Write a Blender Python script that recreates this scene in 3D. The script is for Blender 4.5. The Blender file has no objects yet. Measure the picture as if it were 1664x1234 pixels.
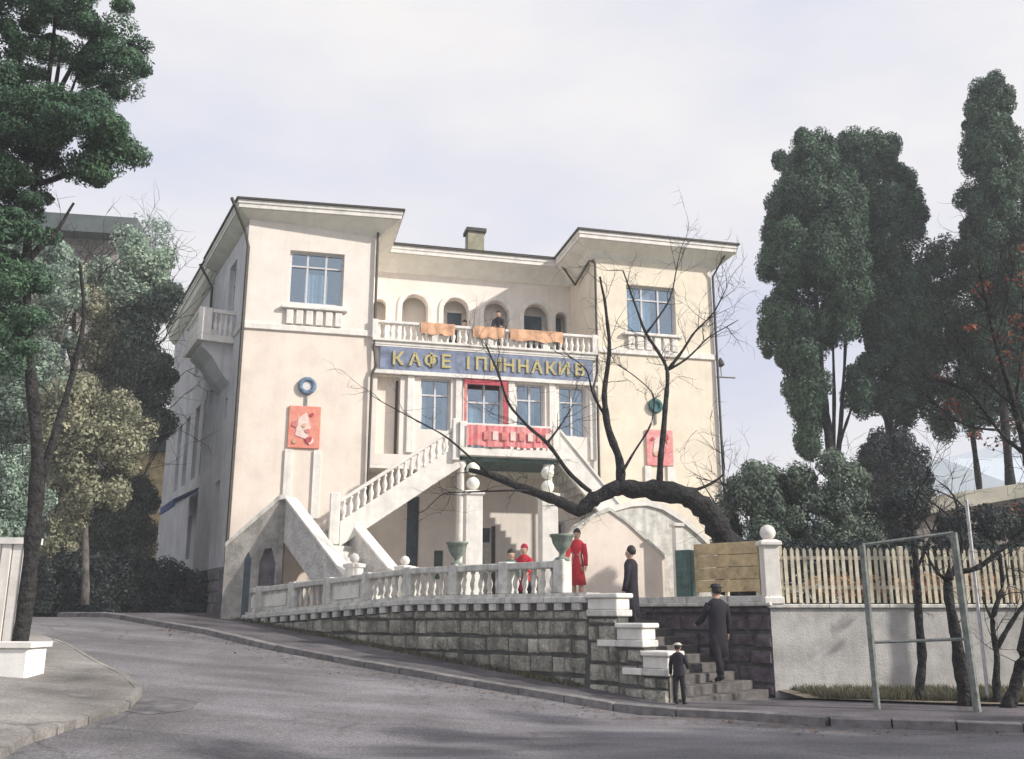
import bpy, math, random
import numpy as np
from mathutils import Vector, Matrix
random.seed(7); rng = np.random.default_rng(7)
SC = bpy.context.scene; COL = SC.collection

# ------------------------------------------------------------------ camera, sky, sun, exposure
FPX = 1543.0; PITCH = math.atan(FPX/6217.0); CAMZ = 1.6
cam = bpy.data.cameras.new('camera'); camo = bpy.data.objects.new('camera', cam); COL.objects.link(camo)
cam.lens = 36*FPX/1664; cam.sensor_width = 36; cam.clip_end = 3000; cam.clip_start = .1
camo.location = (0, 0, CAMZ); camo.rotation_euler = (math.pi/2+PITCH, 0, 0); SC.camera = camo

SUN_EL = math.radians(30); SX, SY = .934, -.357
world = bpy.data.worlds.new('World'); SC.world = world; world.use_nodes = True
nt = world.node_tree; nt.nodes.clear()
out = nt.nodes.new('ShaderNodeOutputWorld'); bg = nt.nodes.new('ShaderNodeBackground'); bg.inputs[1].default_value = .1
sky = nt.nodes.new('ShaderNodeTexSky'); sky.sky_type = 'NISHITA'; sky.sun_disc = False
sky.sun_elevation = SUN_EL; sky.sun_rotation = math.atan2(SX, SY); sky.dust_density = 3
tc = nt.nodes.new('ShaderNodeTexCoord'); mp = nt.nodes.new('ShaderNodeMapping'); mp.inputs['Scale'].default_value = (1, 1, 2.6)
mp.inputs['Location'].default_value = (3.1, 1.7, .4)
nz = nt.nodes.new('ShaderNodeTexNoise'); nz.inputs['Scale'].default_value = 1.7; nz.inputs['Detail'].default_value = 5; nz.inputs['Roughness'].default_value = .5
cr = nt.nodes.new('ShaderNodeValToRGB'); cr.color_ramp.elements[0].position = .36; cr.color_ramp.elements[1].position = .68
cr.color_ramp.elements[0].color = (5.3, 5.5, 6.6, 1); cr.color_ramp.elements[1].color = (8.0, 7.65, 7.2, 1)
mx = nt.nodes.new('ShaderNodeMix'); mx.data_type = 'RGBA'; mx.inputs[0].default_value = .88
nt.links.new(tc.outputs['Generated'], mp.inputs[0]); nt.links.new(mp.outputs[0], nz.inputs[0]); nt.links.new(nz.outputs[0], cr.inputs[0])
nt.links.new(sky.outputs[0], mx.inputs[6]); nt.links.new(cr.outputs[0], mx.inputs[7]); nt.links.new(mx.outputs[2], bg.inputs[0]); nt.links.new(bg.outputs[0], out.inputs[0])
sl = bpy.data.lights.new('sun', 'SUN'); sl.energy = 3.8; sl.angle = math.radians(1.2); sl.color = (1, .94, .86)
so = bpy.data.objects.new('sun', sl); COL.objects.link(so)
ce = math.cos(SUN_EL); so.rotation_euler = Vector((-SX*ce, -SY*ce, -math.sin(SUN_EL))).to_track_quat('-Z', 'Y').to_euler()
SC.view_settings.view_transform = 'Standard'; SC.view_settings.look = 'None'; SC.view_settings.exposure = .5; SC.view_settings.gamma = 1
SC.view_settings.use_curve_mapping = False

# ------------------------------------------------------------------ frames and terrain
def at(px, py, Y):                       # world point seen at a photograph pixel, at true distance Y
    xc = (px-832)/FPX; yc = (617-py)/FPX
    dy = math.cos(PITCH)-yc*math.sin(PITCH); dz = math.sin(PITCH)+yc*math.cos(PITCH)
    return Vector((xc*Y/dy, Y, CAMZ+dz*Y/dy))
_n = math.hypot(1, .25); FU = Vector((1/_n, .25/_n, 0)); FN = Vector((-.25/_n, 1/_n, 0)); FO = Vector((0, 30, 0))
def F(s, d, z): return FO+FU*s+FN*d+Vector((0, 0, z))          # villa frame: along facade, depth, height
FA = math.atan2(FU.y, FU.x)
EE = Vector((-.737, .676, 0)); NN = Vector((.676, .737, 0)); LO = Vector((2.75, 17.4, 0))
def L(q, o, z): return LO+EE*q+NN*o+Vector((0, 0, z))          # street wall frame: along wall, inward, height
LA = math.atan2(EE.y, EE.x)
def zg(x, y):
    q = (x-2.75)*-.737+(y-17.4)*.676
    return max(0., min(1.55, .1*q))
def zt(x): return min(1.85, 1.45+.07*(x+8))

# ------------------------------------------------------------------ materials
MATS = {}
def mat(name, col, rough=.85, var=.15, scale=4, bump=.15, bscale=40, col2=None, island=0., streak=0., metal=0., spec=.3, stretch=(1, 1, 1), speck=.10, sscale=70, bdist=.02):
    m = bpy.data.materials.new(name); m.use_nodes = True; t = m.node_tree; b = t.nodes['Principled BSDF']
    b.inputs['Roughness'].default_value = rough; b.inputs['Metallic'].default_value = metal
    b.inputs['Specular IOR Level'].default_value = spec
    g = t.nodes.new('ShaderNodeNewGeometry')
    mpn = t.nodes.new('ShaderNodeMapping'); mpn.inputs['Scale'].default_value = stretch; t.links.new(g.outputs['Position'], mpn.inputs[0])
    n = t.nodes.new('ShaderNodeTexNoise'); n.inputs['Scale'].default_value = scale; n.inputs['Detail'].default_value = 7; n.inputs['Roughness'].default_value = .62
    t.links.new(mpn.outputs[0], n.inputs[0])
    c2 = col2 or tuple(c*(1-2.2*var) for c in col); c1 = tuple(min(1, c*(1+var*.6)) for c in col)
    r = t.nodes.new('ShaderNodeValToRGB'); r.color_ramp.elements[0].position = .3; r.color_ramp.elements[1].position = .62
    r.color_ramp.elements[0].color = (*c2, 1); r.color_ramp.elements[1].color = (*c1, 1); t.links.new(n.outputs[0], r.inputs[0])
    last = r.outputs[0]
    if streak:
        m2 = t.nodes.new('ShaderNodeMapping'); m2.inputs['Scale'].default_value = (5, 5, .35); t.links.new(g.outputs['Position'], m2.inputs[0])
        n2 = t.nodes.new('ShaderNodeTexNoise'); n2.inputs['Scale'].default_value = 1.3; n2.inputs['Detail'].default_value = 5; t.links.new(m2.outputs[0], n2.inputs[0])
        mr = t.nodes.new('ShaderNodeMapRange'); mr.inputs[1].default_value = .45; mr.inputs[2].default_value = .75; mr.inputs[3].default_value = 1; mr.inputs[4].default_value = 1-streak
        t.links.new(n2.outputs[0], mr.inputs[0])
        mm = t.nodes.new('ShaderNodeMix'); mm.data_type = 'RGBA'; mm.blend_type = 'MULTIPLY'; mm.inputs[0].default_value = 1
        t.links.new(last, mm.inputs[6]); t.links.new(mr.outputs[0], mm.inputs[7]); last = mm.outputs[2]
    if speck:
        ns = t.nodes.new('ShaderNodeTexNoise'); ns.inputs['Scale'].default_value = sscale; ns.inputs['Detail'].default_value = 2; t.links.new(g.outputs['Position'], ns.inputs[0])
        ms = t.nodes.new('ShaderNodeMapRange'); ms.inputs[1].default_value = .3; ms.inputs[2].default_value = .7; ms.inputs[3].default_value = 1-speck; ms.inputs[4].default_value = 1+speck; t.links.new(ns.outputs[0], ms.inputs[0])
        mm = t.nodes.new('ShaderNodeMix'); mm.data_type = 'RGBA'; mm.blend_type = 'MULTIPLY'; mm.inputs[0].default_value = 1
        t.links.new(last, mm.inputs[6]); t.links.new(ms.outputs[0], mm.inputs[7]); last = mm.outputs[2]
    if island:
        hs = t.nodes.new('ShaderNodeMapRange'); hs.inputs[3].default_value = 1-island; hs.inputs[4].default_value = 1+island
        oi = t.nodes.new('ShaderNodeObjectInfo'); ad = t.nodes.new('ShaderNodeMath'); ad.operation = 'ADD'
        t.links.new(g.outputs['Random Per Island'], ad.inputs[0]); t.links.new(oi.outputs['Random'], ad.inputs[1])
        fr = t.nodes.new('ShaderNodeMath'); fr.operation = 'FRACT'; t.links.new(ad.outputs[0], fr.inputs[0])
        t.links.new(fr.outputs[0], hs.inputs[0])
        mm = t.nodes.new('ShaderNodeMix'); mm.data_type = 'RGBA'; mm.blend_type = 'MULTIPLY'; mm.inputs[0].default_value = 1
        t.links.new(last, mm.inputs[6]); t.links.new(hs.outputs[0], mm.inputs[7]); last = mm.outputs[2]
    t.links.new(last, b.inputs['Base Color'])
    if bump:
        n3 = t.nodes.new('ShaderNodeTexNoise'); n3.inputs['Scale'].default_value = bscale; n3.inputs['Detail'].default_value = 4; t.links.new(g.outputs['Position'], n3.inputs[0])
        bp = t.nodes.new('ShaderNodeBump'); bp.inputs['Strength'].default_value = bump; bp.inputs['Distance'].default_value = bdist
        t.links.new(n3.outputs[0], bp.inputs['Height']); t.links.new(bp.outputs[0], b.inputs['Normal'])
    MATS[name] = m; return m
def leafmat(name, col, col2, trans=.25):
    m = mat(name, col, .6, scale=1.3, col2=col2, bump=0, island=.55, spec=.2, speck=0)
    t = m.node_tree; b = t.nodes['Principled BSDF']; o = t.nodes['Material Output']
    tr = t.nodes.new('ShaderNodeBsdfTranslucent'); mi = t.nodes.new('ShaderNodeMixShader'); mi.inputs[0].default_value = trans
    t.links.new(b.inputs['Base Color'].links[0].from_socket, tr.inputs[0])
    t.links.new(b.outputs[0], mi.inputs[1]); t.links.new(tr.outputs[0], mi.inputs[2]); t.links.new(mi.outputs[0], o.inputs[0]); return m
M_cream = mat('stucco_cream', (.82, .755, .69), .9, .05, 1.3, .25, 60, streak=.06)
M_peach = mat('stucco_peach', (.81, .715, .63), .9, .06, 1.1, .3, 45, streak=.05)
M_yellow = mat('stucco_yellow', (.80, .72, .59), .9, .06, 1.1, .3, 45, streak=.06)
M_side = mat('stucco_shaded', (.62, .62, .64), .9, .10, 1.0, .25, 60, streak=.2)  # bluish grey shade of the street side put into the stucco colour
M_white = mat('whitewash', (.80, .77, .72), .8, .08, 3, .15, 50, streak=.12)
M_trimw = mat('old_white_trim', (.66, .65, .60), .85, .16, 5, .2, 50, streak=.3)
M_soffit = mat('soffit_plaster', (.80, .78, .70), .9, .06, 2, .15, 40)
M_metal = mat('dark_sheet_metal', (.07, .065, .055), .55, .2, 8, .05, 30)
M_glass = bpy.data.materials.new('window_glass'); M_glass.use_nodes = True
_t = M_glass.node_tree; _t.nodes.clear(); _o = _t.nodes.new('ShaderNodeOutputMaterial'); _g = _t.nodes.new('ShaderNodeBsdfGlossy'); _g.inputs[1].default_value = .06
_g.inputs[0].default_value = (.75, .85, .95, 1); _r = _t.nodes.new('ShaderNodeBsdfTransparent'); _r.inputs[0].default_value = (.72, .84, .9, 1); _m = _t.nodes.new('ShaderNodeMixShader'); _m.inputs[0].default_value = .28
_t.links.new(_r.outputs[0], _m.inputs[1]); _t.links.new(_g.outputs[0], _m.inputs[2]); _t.links.new(_m.outputs[0], _o.inputs[0])
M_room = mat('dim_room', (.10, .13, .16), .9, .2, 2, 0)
M_curtain = mat('white_curtain', (.72, .68, .68), .9, .1, 6, 0)
M_frame = mat('window_paint', (.62, .62, .64), .6, .1, 10, .05)
M_blue = mat('sign_blue', (.22, .26, .37), .7, .25, 3, .05, 30)
M_gold = mat('sign_yellow', (.50, .43, .20), .6, .1, 6, 0)
M_red = mat('banner_red', (.50, .09, .11), .8, .15, 5, .1, 30)
M_pink = mat('faded_red', (.66, .24, .22), .8, .2, 6, .1, 30)
M_orange = mat('banner_orange', (.72, .42, .26), .8, .2, 4, .1, 30)
M_wtext = mat('pale_lettering', (.78, .62, .56), .8, .1, 6, 0)
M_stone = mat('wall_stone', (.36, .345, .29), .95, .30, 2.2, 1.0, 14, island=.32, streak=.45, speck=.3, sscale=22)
M_mortar = mat('mortar', (.10, .10, .095), .95, .25, 4, .4, 30)
M_dstone = mat('plinth_stone', (.17, .16, .17), .95, .28, 3, .8, 18, island=.25)
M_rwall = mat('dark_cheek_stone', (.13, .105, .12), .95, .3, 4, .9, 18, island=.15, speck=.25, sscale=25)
M_asph = mat('asphalt', (.215, .207, .218), .9, .2, .5, .9, 60, stretch=(.7, .8, 1), speck=.32, sscale=28)
M_pave = mat('pavement', (.135, .125, .135), .9, .25, .8, .7, 50, speck=.3, sscale=25)
M_isl = mat('island_paving', (.30, .285, .265), .9, .22, .7, .7, 50, speck=.2, sscale=25)
M_rough = mat('grey_roughcast', (.40, .38, .35), .95, .2, 3, .9, 25, streak=.2)
M_pebble = mat('pebbledash', (.62, .60, .57), .95, .14, 3, .8, 30, speck=.28, sscale=30)
M_step = mat('dark_step', (.13, .12, .115), .9, .25, 4, .4, 30)  # one dark tone for all the street steps
M_kerb = mat('kerb_granite', (.20, .19, .19), .85, .2, 5, .4, 40, island=.2)
M_dirt = mat('dry_earth', (.20, .17, .13), .95, .3, 1.5, .8, 15)
M_ground = mat('hillside_earth', (.10, .12, .08), .95, .3, .3, .5, 5)
M_floor = mat('terrace_floor', (.40, .37, .33), .9, .15, 2, .3, 30)
M_bark = mat('dark_bark', (.030, .029, .028), .9, .35, 6, 1, 9, bdist=.12, speck=.4, sscale=30)
M_barkg = mat('grey_bark', (.13, .12, .11), .9, .3, 6, .9, 25)
M_fence = mat('fence_cream', (.60, .55, .43), .75, .15, 6, .15, 40, island=.15)
M_board = mat('ochre_board', (.60, .46, .26), .8, .2, 4, .2, 30, island=.12)
M_fwall = mat('pale_roughcast', (.50, .49, .47), .95, .16, 1.6, .6, 30, streak=.15)
M_steel = mat('weathered_steel', (.22, .24, .22), .6, .25, 8, .1, 40)
M_globe = mat('opal_globe', (.85, .84, .74), .25, .03, 3, 0, spec=.5)
M_green = mat('green_paint', (.10, .17, .15), .7, .2, 6, .05)
M_skin = mat('skin', (.50, .33, .25), .6, .05, 10, 0)
M_hair = mat('dark_hair', (.03, .022, .02), .6, .1, 20, 0)
M_blk = mat('black_cloth', (.022, .020, .028), .85, .2, 10, .2, 60)
M_coatr = mat('red_cloth', (.55, .035, .05), .8, .15, 10, .2, 60)
M_pale = mat('pale_cloth', (.6, .56, .5), .8, .1, 10, .1, 60)
M_blueawn = mat('blue_awning', (.10, .13, .34), .8, .2, 4, .1)
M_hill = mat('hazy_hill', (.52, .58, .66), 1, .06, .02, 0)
M_farwall = mat('far_villa_wall', (.36, .33, .30), .9, .2, .5, .1)
M_farroof = mat('far_villa_roof', (.10, .12, .12), .9, .2, 1, .1)
L_conif = leafmat('conifer_needles', (.075, .14, .075), (.028, .065, .048), .15)
L_cyp = leafmat('cypress_sprays', (.085, .145, .09), (.028, .052, .040), .12)
L_pale = leafmat('pale_green_leaves', (.44, .53, .42), (.20, .28, .23), .45)
L_mid = leafmat('mid_green_leaves', (.33, .42, .34), (.12, .18, .15), .35)
L_olive = leafmat('olive_leaves', (.40, .40, .28), (.17, .18, .13), .4)
L_dark = leafmat('dark_shrub_leaves', (.045, .06, .055), (.02, .026, .03), .15)
L_under = leafmat('undergrowth_leaves', (.16, .19, .15), (.05, .065, .06), .3)
L_shrub = leafmat('garden_shrub_leaves', (.19, .24, .18), (.07, .10, .085), .3)
L_red = leafmat('rust_red_leaves', (.30, .09, .06), (.14, .07, .05), .3)
L_grass = leafmat('grass_blades', (.15, .14, .09), (.08, .08, .05), .2)

def cracks(m):
    t = m.node_tree; b = t.nodes['Principled BSDF']; src = b.inputs['Base Color'].links[0].from_socket; g = t.nodes.new('ShaderNodeNewGeometry')
    n = t.nodes.new('ShaderNodeTexNoise'); n.inputs['Scale'].default_value = 1.5; n.inputs['Detail'].default_value = 4; t.links.new(g.outputs['Position'], n.inputs[0])
    av = t.nodes.new('ShaderNodeMix'); av.data_type = 'VECTOR'; av.inputs[0].default_value = .35; t.links.new(g.outputs['Position'], av.inputs[4]); t.links.new(n.outputs['Color'], av.inputs[5])
    v = t.nodes.new('ShaderNodeTexVoronoi'); v.feature = 'DISTANCE_TO_EDGE'; v.inputs['Scale'].default_value = .75; t.links.new(av.outputs[1], v.inputs[0])
    mr = t.nodes.new('ShaderNodeMapRange'); mr.inputs[1].default_value = 0; mr.inputs[2].default_value = .022; mr.inputs[3].default_value = .62; mr.inputs[4].default_value = 1; t.links.new(v.outputs[0], mr.inputs[0])
    n2 = t.nodes.new('ShaderNodeTexNoise'); n2.inputs['Scale'].default_value = .28; n2.inputs['Detail'].default_value = 6; t.links.new(g.outputs['Position'], n2.inputs[0])
    m3 = t.nodes.new('ShaderNodeMapRange'); m3.inputs[1].default_value = .45; m3.inputs[2].default_value = .6; t.links.new(n2.outputs[0], m3.inputs[0])
    mk = t.nodes.new('ShaderNodeMix'); mk.data_type = 'FLOAT'; mk.inputs[2].default_value = 1; t.links.new(m3.outputs[0], mk.inputs[0]); t.links.new(mr.outputs[0], mk.inputs[3])
    n4 = t.nodes.new('ShaderNodeTexNoise'); n4.inputs['Scale'].default_value = .6; n4.inputs['Detail'].default_value = 8; n4.inputs['Distortion'].default_value = .6; mp4 = t.nodes.new('ShaderNodeMapping'); mp4.inputs['Rotation'].default_value = (0, 0, .75); mp4.inputs['Scale'].default_value = (.5, 1.8, 1); t.links.new(g.outputs['Position'], mp4.inputs[0]); t.links.new(mp4.outputs[0], n4.inputs[0])
    m4 = t.nodes.new('ShaderNodeMapRange'); m4.inputs[1].default_value = .35; m4.inputs[2].default_value = .65; m4.inputs[3].default_value = .72; m4.inputs[4].default_value = 1.12; t.links.new(n4.outputs[0], m4.inputs[0])
    pr = t.nodes.new('ShaderNodeMath'); pr.operation = 'MULTIPLY'; t.links.new(mk.outputs[0], pr.inputs[0]); t.links.new(m4.outputs[0], pr.inputs[1])
    mm = t.nodes.new('ShaderNodeMix'); mm.data_type = 'RGBA'; mm.blend_type = 'MULTIPLY'; mm.inputs[0].default_value = 1; t.links.new(src, mm.inputs[6]); t.links.new(pr.outputs[0], mm.inputs[7]); t.links.new(mm.outputs[2], b.inputs['Base Color'])
cracks(M_asph); cracks(M_pave); cracks(M_isl)
# ------------------------------------------------------------------ builders
WL = {}
def link(o, parent=None, loc=(0, 0, 0)):
    COL.objects.link(o); WL[o.name] = Vector(loc)
    if parent is not None: o.parent = parent; o.location = Vector(loc)-WL[parent.name]
    else: o.location = loc
    return o
def tag(o, label=None, cat=None, group=None, kind=None):
    if label: o['label'] = label
    if cat: o['category'] = cat
    if group: o['group'] = group
    if kind: o['kind'] = kind
    return o
def empty(name, loc, label=None, cat=None, group=None, kind=None, parent=None):
    o = bpy.data.objects.new(name, None); o.empty_display_size = .2; link(o, parent, loc); return tag(o, label, cat, group, kind)
class MB:
    def __init__(s): s.v = []; s.f = []
    def add(s, vs, fs):
        k = len(s.v); s.v += [Vector(x) for x in vs]; s.f += [[i+k for i in f] for f in fs]; return s
    def box8(s, p): return s.add(p, [(0, 3, 2, 1), (4, 5, 6, 7), (0, 1, 5, 4), (1, 2, 6, 5), (2, 3, 7, 6), (3, 0, 4, 7)])
    def fbox(s, fr, a0, a1, b0, b1, c0, c1):
        p = [fr(a0, b0, c0), fr(a1, b0, c0), fr(a1, b1, c0), fr(a0, b1, c0), fr(a0, b0, c1), fr(a1, b0, c1), fr(a1, b1, c1), fr(a0, b1, c1)]
        return s.box8(p)
    def prism(s, poly, ext):                      # closed polygon of 3-D points extruded by a vector
        n = len(poly); ext = Vector(ext); poly = [Vector(p) for p in poly]
        return s.add(poly+[p+ext for p in poly], [tuple(range(n))[::-1], tuple(range(n, 2*n))]+[(i, (i+1) % n, n+(i+1) % n, n+i) for i in range(n)])
    def tube(s, pts, rad, sides=8, cap=True):
        pts = [Vector(p) for p in pts]; rad = rad if isinstance(rad, (list, tuple)) else [rad]*len(pts); k = len(s.v); n = len(pts)
        ref = Vector((0, 0, 1))
        for i, p in enumerate(pts):
            d = (pts[min(i+1, n-1)]-pts[max(i-1, 0)])
            if d.length < 1e-6: d = Vector((0, 0, 1))
            d.normalize(); r0 = ref if abs(d.dot(ref)) < .95 else Vector((1, 0, 0))
            a = d.cross(r0).normalized(); b = d.cross(a)
            for j in range(sides):
                th = 2*math.pi*j/sides; s.v.append(p+(a*math.cos(th)+b*math.sin(th))*rad[i])
        for i in range(n-1):
            for j in range(sides): s.f.append([k+i*sides+j, k+i*sides+(j+1) % sides, k+(i+1)*sides+(j+1) % sides, k+(i+1)*sides+j])
        if cap: s.f.append([k+j for j in range(sides)][::-1]); s.f.append([k+(n-1)*sides+j for j in range(sides)])
        return s
    def lathe(s, c, prof, sides=12, sq=None):      # prof: list of (r, z) ; sq = angle for square section
        c = Vector(c); k = len(s.v); n = len(prof)
        if sq is not None: sides = 4
        for r, z in prof:
            for j in range(sides):
                th = 2*math.pi*j/sides+(sq+math.pi/4 if sq is not None else 0); rr = r*(1.4142 if sq is not None else 1)
                s.v.append(c+Vector((rr*math.cos(th), rr*math.sin(th), z)))
        for i in range(n-1):
            for j in range(sides): s.f.append([k+i*sides+j, k+i*sides+(j+1) % sides, k+(i+1)*sides+(j+1) % sides, k+(i+1)*sides+j])
        s.f.append([k+j for j in range(sides)][::-1]); s.f.append([k+(n-1)*sides+j for j in range(sides)]); return s
    def rings(s, rings):                          # rings: list of (center, rx, ry) horizontal ellipses
        k = len(s.v); m = 12
        for c, rx, ry in rings:
            for j in range(m): s.v.append(Vector(c)+Vector((rx*math.cos(2*math.pi*j/m), ry*math.sin(2*math.pi*j/m), 0)))
        for i in range(len(rings)-1):
            for j in range(m): s.f.append([k+i*m+j, k+i*m+(j+1) % m, k+(i+1)*m+(j+1) % m, k+(i+1)*m+j])
        s.f.append([k+j for j in range(m)][::-1]); s.f.append([k+(len(rings)-1)*m+j for j in range(m)]); return s
    def mesh(s, name, m=None, origin=None, smooth=False):
        o = Vector(origin) if origin is not None else Vector((0, 0, 0))
        me = bpy.data.meshes.new(name); me.from_pydata([tuple(v-o) for v in s.v], [], s.f)
        if m: me.materials.append(m)
        if smooth: me.polygons.foreach_set('use_smooth', [True]*len(me.polygons))
        me.update(); return me
    def build(s, name, m, parent=None, label=None, cat=None, group=None, kind=None, smooth=False, base=False, bevel=0, raw=False):
        if raw: me = s.mesh(name, m, None, smooth); ob = bpy.data.objects.new(name, me); COL.objects.link(ob); ob.parent = parent
        else:
            lo = [min(v[i] for v in s.v) for i in range(3)]; hi = [max(v[i] for v in s.v) for i in range(3)]
            c = Vector(((lo[0]+hi[0])/2, (lo[1]+hi[1])/2, lo[2] if (base or parent is None) else (lo[2]+hi[2])/2))
            me = s.mesh(name, m, c, smooth); ob = bpy.data.objects.new(name, me); link(ob, parent, c)
        if bevel:
            bv = ob.modifiers.new('bevel', 'BEVEL'); bv.width = bevel; bv.segments = 1; bv.limit_method = 'ANGLE'
        return tag(ob, label, cat, group, kind)
def inst(name, me, parent, loc, rz=0, scale=(1, 1, 1), rot=None):
    o = bpy.data.objects.new(name, me); link(o, parent, loc); o.rotation_euler = rot or (0, 0, rz); o.scale = scale; return o
def arr_mesh(name, V, Fq, m, smooth=False):        # numpy verts (n,3), faces (k,3|4)
    me = bpy.data.meshes.new(name); k = Fq.shape[1]
    me.vertices.add(len(V)); me.vertices.foreach_set('co', V.astype(np.float32).ravel())
    me.loops.add(Fq.size); me.loops.foreach_set('vertex_index', Fq.astype(np.int32).ravel())
    me.polygons.add(len(Fq)); me.polygons.foreach_set('loop_start', np.arange(0, Fq.size, k, dtype=np.int32))
    me.materials.append(m); me.update(calc_edges=True); me.validate(); return me

# ------------------------------------------------------------------ the setting
def struct(name, mb, m, **k): return mb.build(name, m, kind='structure', **k)
def sheet(name, m, x0, x1, y0, y1, step, zf):
    xs = np.arange(x0, x1+.01, step); ys = np.arange(y0, y1+.01, step); X, Y = np.meshgrid(xs, ys)
    Z = np.vectorize(zf)(X, Y); V = np.stack([X, Y, Z], -1).reshape(-1, 3); nx = len(xs); i = np.arange((len(ys)-1)*(nx-1)); r = i//(nx-1); c = i % (nx-1); a = r*nx+c
    me = arr_mesh(name, V, np.stack([a, a+1, a+nx+1, a+nx], 1), m); o = bpy.data.objects.new(name, me); link(o); return tag(o, kind='structure')
sheet('ground', M_ground, -900, 900, -300, 1500, 50, lambda x, y: -3)
sheet('hillside', M_ground, -70, 70, -8, 110, 2, lambda x, y: (zg(x, y)-.12 if y < 26 or (x < -8 and y < 60) else zg(x, y)-.12)+max(0, (y-60))*.12*(1 if x < 5 else .0)+(max(0, -x-16)*.12))
road = sheet('road', M_asph, -16, 24, -4, 40, .5, zg)
# hazy ridge across the valley on the right, low and far
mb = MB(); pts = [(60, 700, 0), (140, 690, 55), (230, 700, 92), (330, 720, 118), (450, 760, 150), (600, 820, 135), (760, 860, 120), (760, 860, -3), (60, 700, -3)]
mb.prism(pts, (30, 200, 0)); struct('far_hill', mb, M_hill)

KERB = [(-17, 31.5), (-12.5, 27.2), (-8.46, 24.4), (-7.2, 23.6), (-5.05, 21.5), (-2.86, 19.9), (-.6, 18.45), (1.78, 16.95), (3.7, 15.9), (4.75, 15.0), (7.2, 14.2), (12, 13.2), (20, 12.4)]
INNER = [(-14, 33), (-10.4, 31.0), (-8.7, 28.4), (-7.95, 27.15), (-5.5, 24.97), (-3.0, 22.68), (-.7, 20.57), (1.8, 18.27), (2.8, 17.9), (5.3, 18.0), (7.6, 16.9), (12, 16.3), (20, 15.6)]
def draped(name, A, B, m, dz, n=8, nn=4):
    mb = MB(); rows = []
    for i in range(len(A)-1):
        for k in range(n + (1 if i == len(A)-2 else 0)):
            t = k/n; a = (A[i][0]*(1-t)+A[i+1][0]*t, A[i][1]*(1-t)+A[i+1][1]*t); b = (B[i][0]*(1-t)+B[i+1][0]*t, B[i][1]*(1-t)+B[i+1][1]*t)
            rows.append([(a[0]*(1-u)+b[0]*u, a[1]*(1-u)+b[1]*u) for u in [j/nn for j in range(nn+1)]])
    vs = [(x, y, zg(x, y)+dz) for r in rows for x, y in r]; w = nn+1
    fs = [(i*w+j, (i+1)*w+j, (i+1)*w+j+1, i*w+j+1) for i in range(len(rows)-1) for j in range(nn)]
    mb.add(vs, fs); return mb.build(name, m, kind='structure')
pav = draped('pavement', KERB, INNER, M_pave, .115)
def kerb(line, parent, wid=.16, h=.135, step=1.0, flip=1, mk=None):
    acc = 0
    pts = []
    for (ax, ay), (bx, by) in zip(line, line[1:]):
        Ld = math.hypot(bx-ax, by-ay); n = max(1, round(Ld/step))
        for k in range(n): pts.append((ax+(bx-ax)*k/n, ay+(by-ay)*k/n))
    pts.append(line[-1])
    for (ax, ay), (bx, by) in zip(pts, pts[1:]):
        d = Vector((bx-ax, by-ay, 0)); d2 = d.normalized(); nrm = Vector((d2.y, -d2.x, 0))*flip; g = .012; j = random.uniform(-.006, .006)
        a = Vector((ax, ay, 0))+d2*g; b = Vector((bx, by, 0))-d2*g; za = zg(ax, ay); zb = zg(bx, by)
        p = [a, b, b+nrm*wid, a+nrm*wid]; zz = [za, zb, zb, za]
        lo = [Vector((v.x, v.y, z-.1)) for v, z in zip(p, zz)]; hi = [Vector((v.x, v.y, z+h+j)) for v, z in zip(p, zz)]
        hi[2].z -= .02; hi[3].z -= .02
        MB().box8(lo+hi).build('kerb_stone', mk or M_kerb, parent)
kerb(KERB[1:], pav)
# bed of dry earth between the pavement and the front wall
bed = draped('planting_bed', [(5.3, 18.0), (7.6, 16.9), (12, 16.3), (20, 15.6)], [(5.3, 19.9), (7.6, 20.0), (12, 20.2), (20, 20.6)], M_dirt, .15)
# left island of pavement with rounded kerb
ISL = [(-5.2, 9.5), (-5.55, 11.2), (-5.42, 12.6), (-5.35, 13.7), (-5.6, 14.8), (-6.25, 15.9), (-7.3, 17.2), (-8.6, 19.0), (-11, 21.5)]
ISLI = [(-14, 9.5), (-14, 11.2), (-14, 12.6), (-14, 13.7), (-14, 14.8), (-14, 15.9), (-14, 17.2), (-14, 19.0), (-14, 21.5)]
isl = draped('pavement', ISL, ISLI, M_isl, .11, 6, 8); kerb(ISL, isl, flip=1, step=.8, h=.115, wid=.11, mk=M_isl)
# irregular patch of the road in a darker tone
mb = MB(); n = 14; c0 = (-5.05, 14.2)
ring = [(c0[0]+.5*math.cos(a)*(1+.5*random.random()), c0[1]+.55*math.sin(a)*(1+.5*random.random())) for a in [2*math.pi*i/n for i in range(n)]]
mb.add([(x, y, zg(x, y)+.006) for x, y in ring], [tuple(range(n))]); mb.build('dark_patch', mat('dark_asphalt', (.15, .145, .15), .85, .3, 3, .4, 60), kind='structure')

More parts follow.
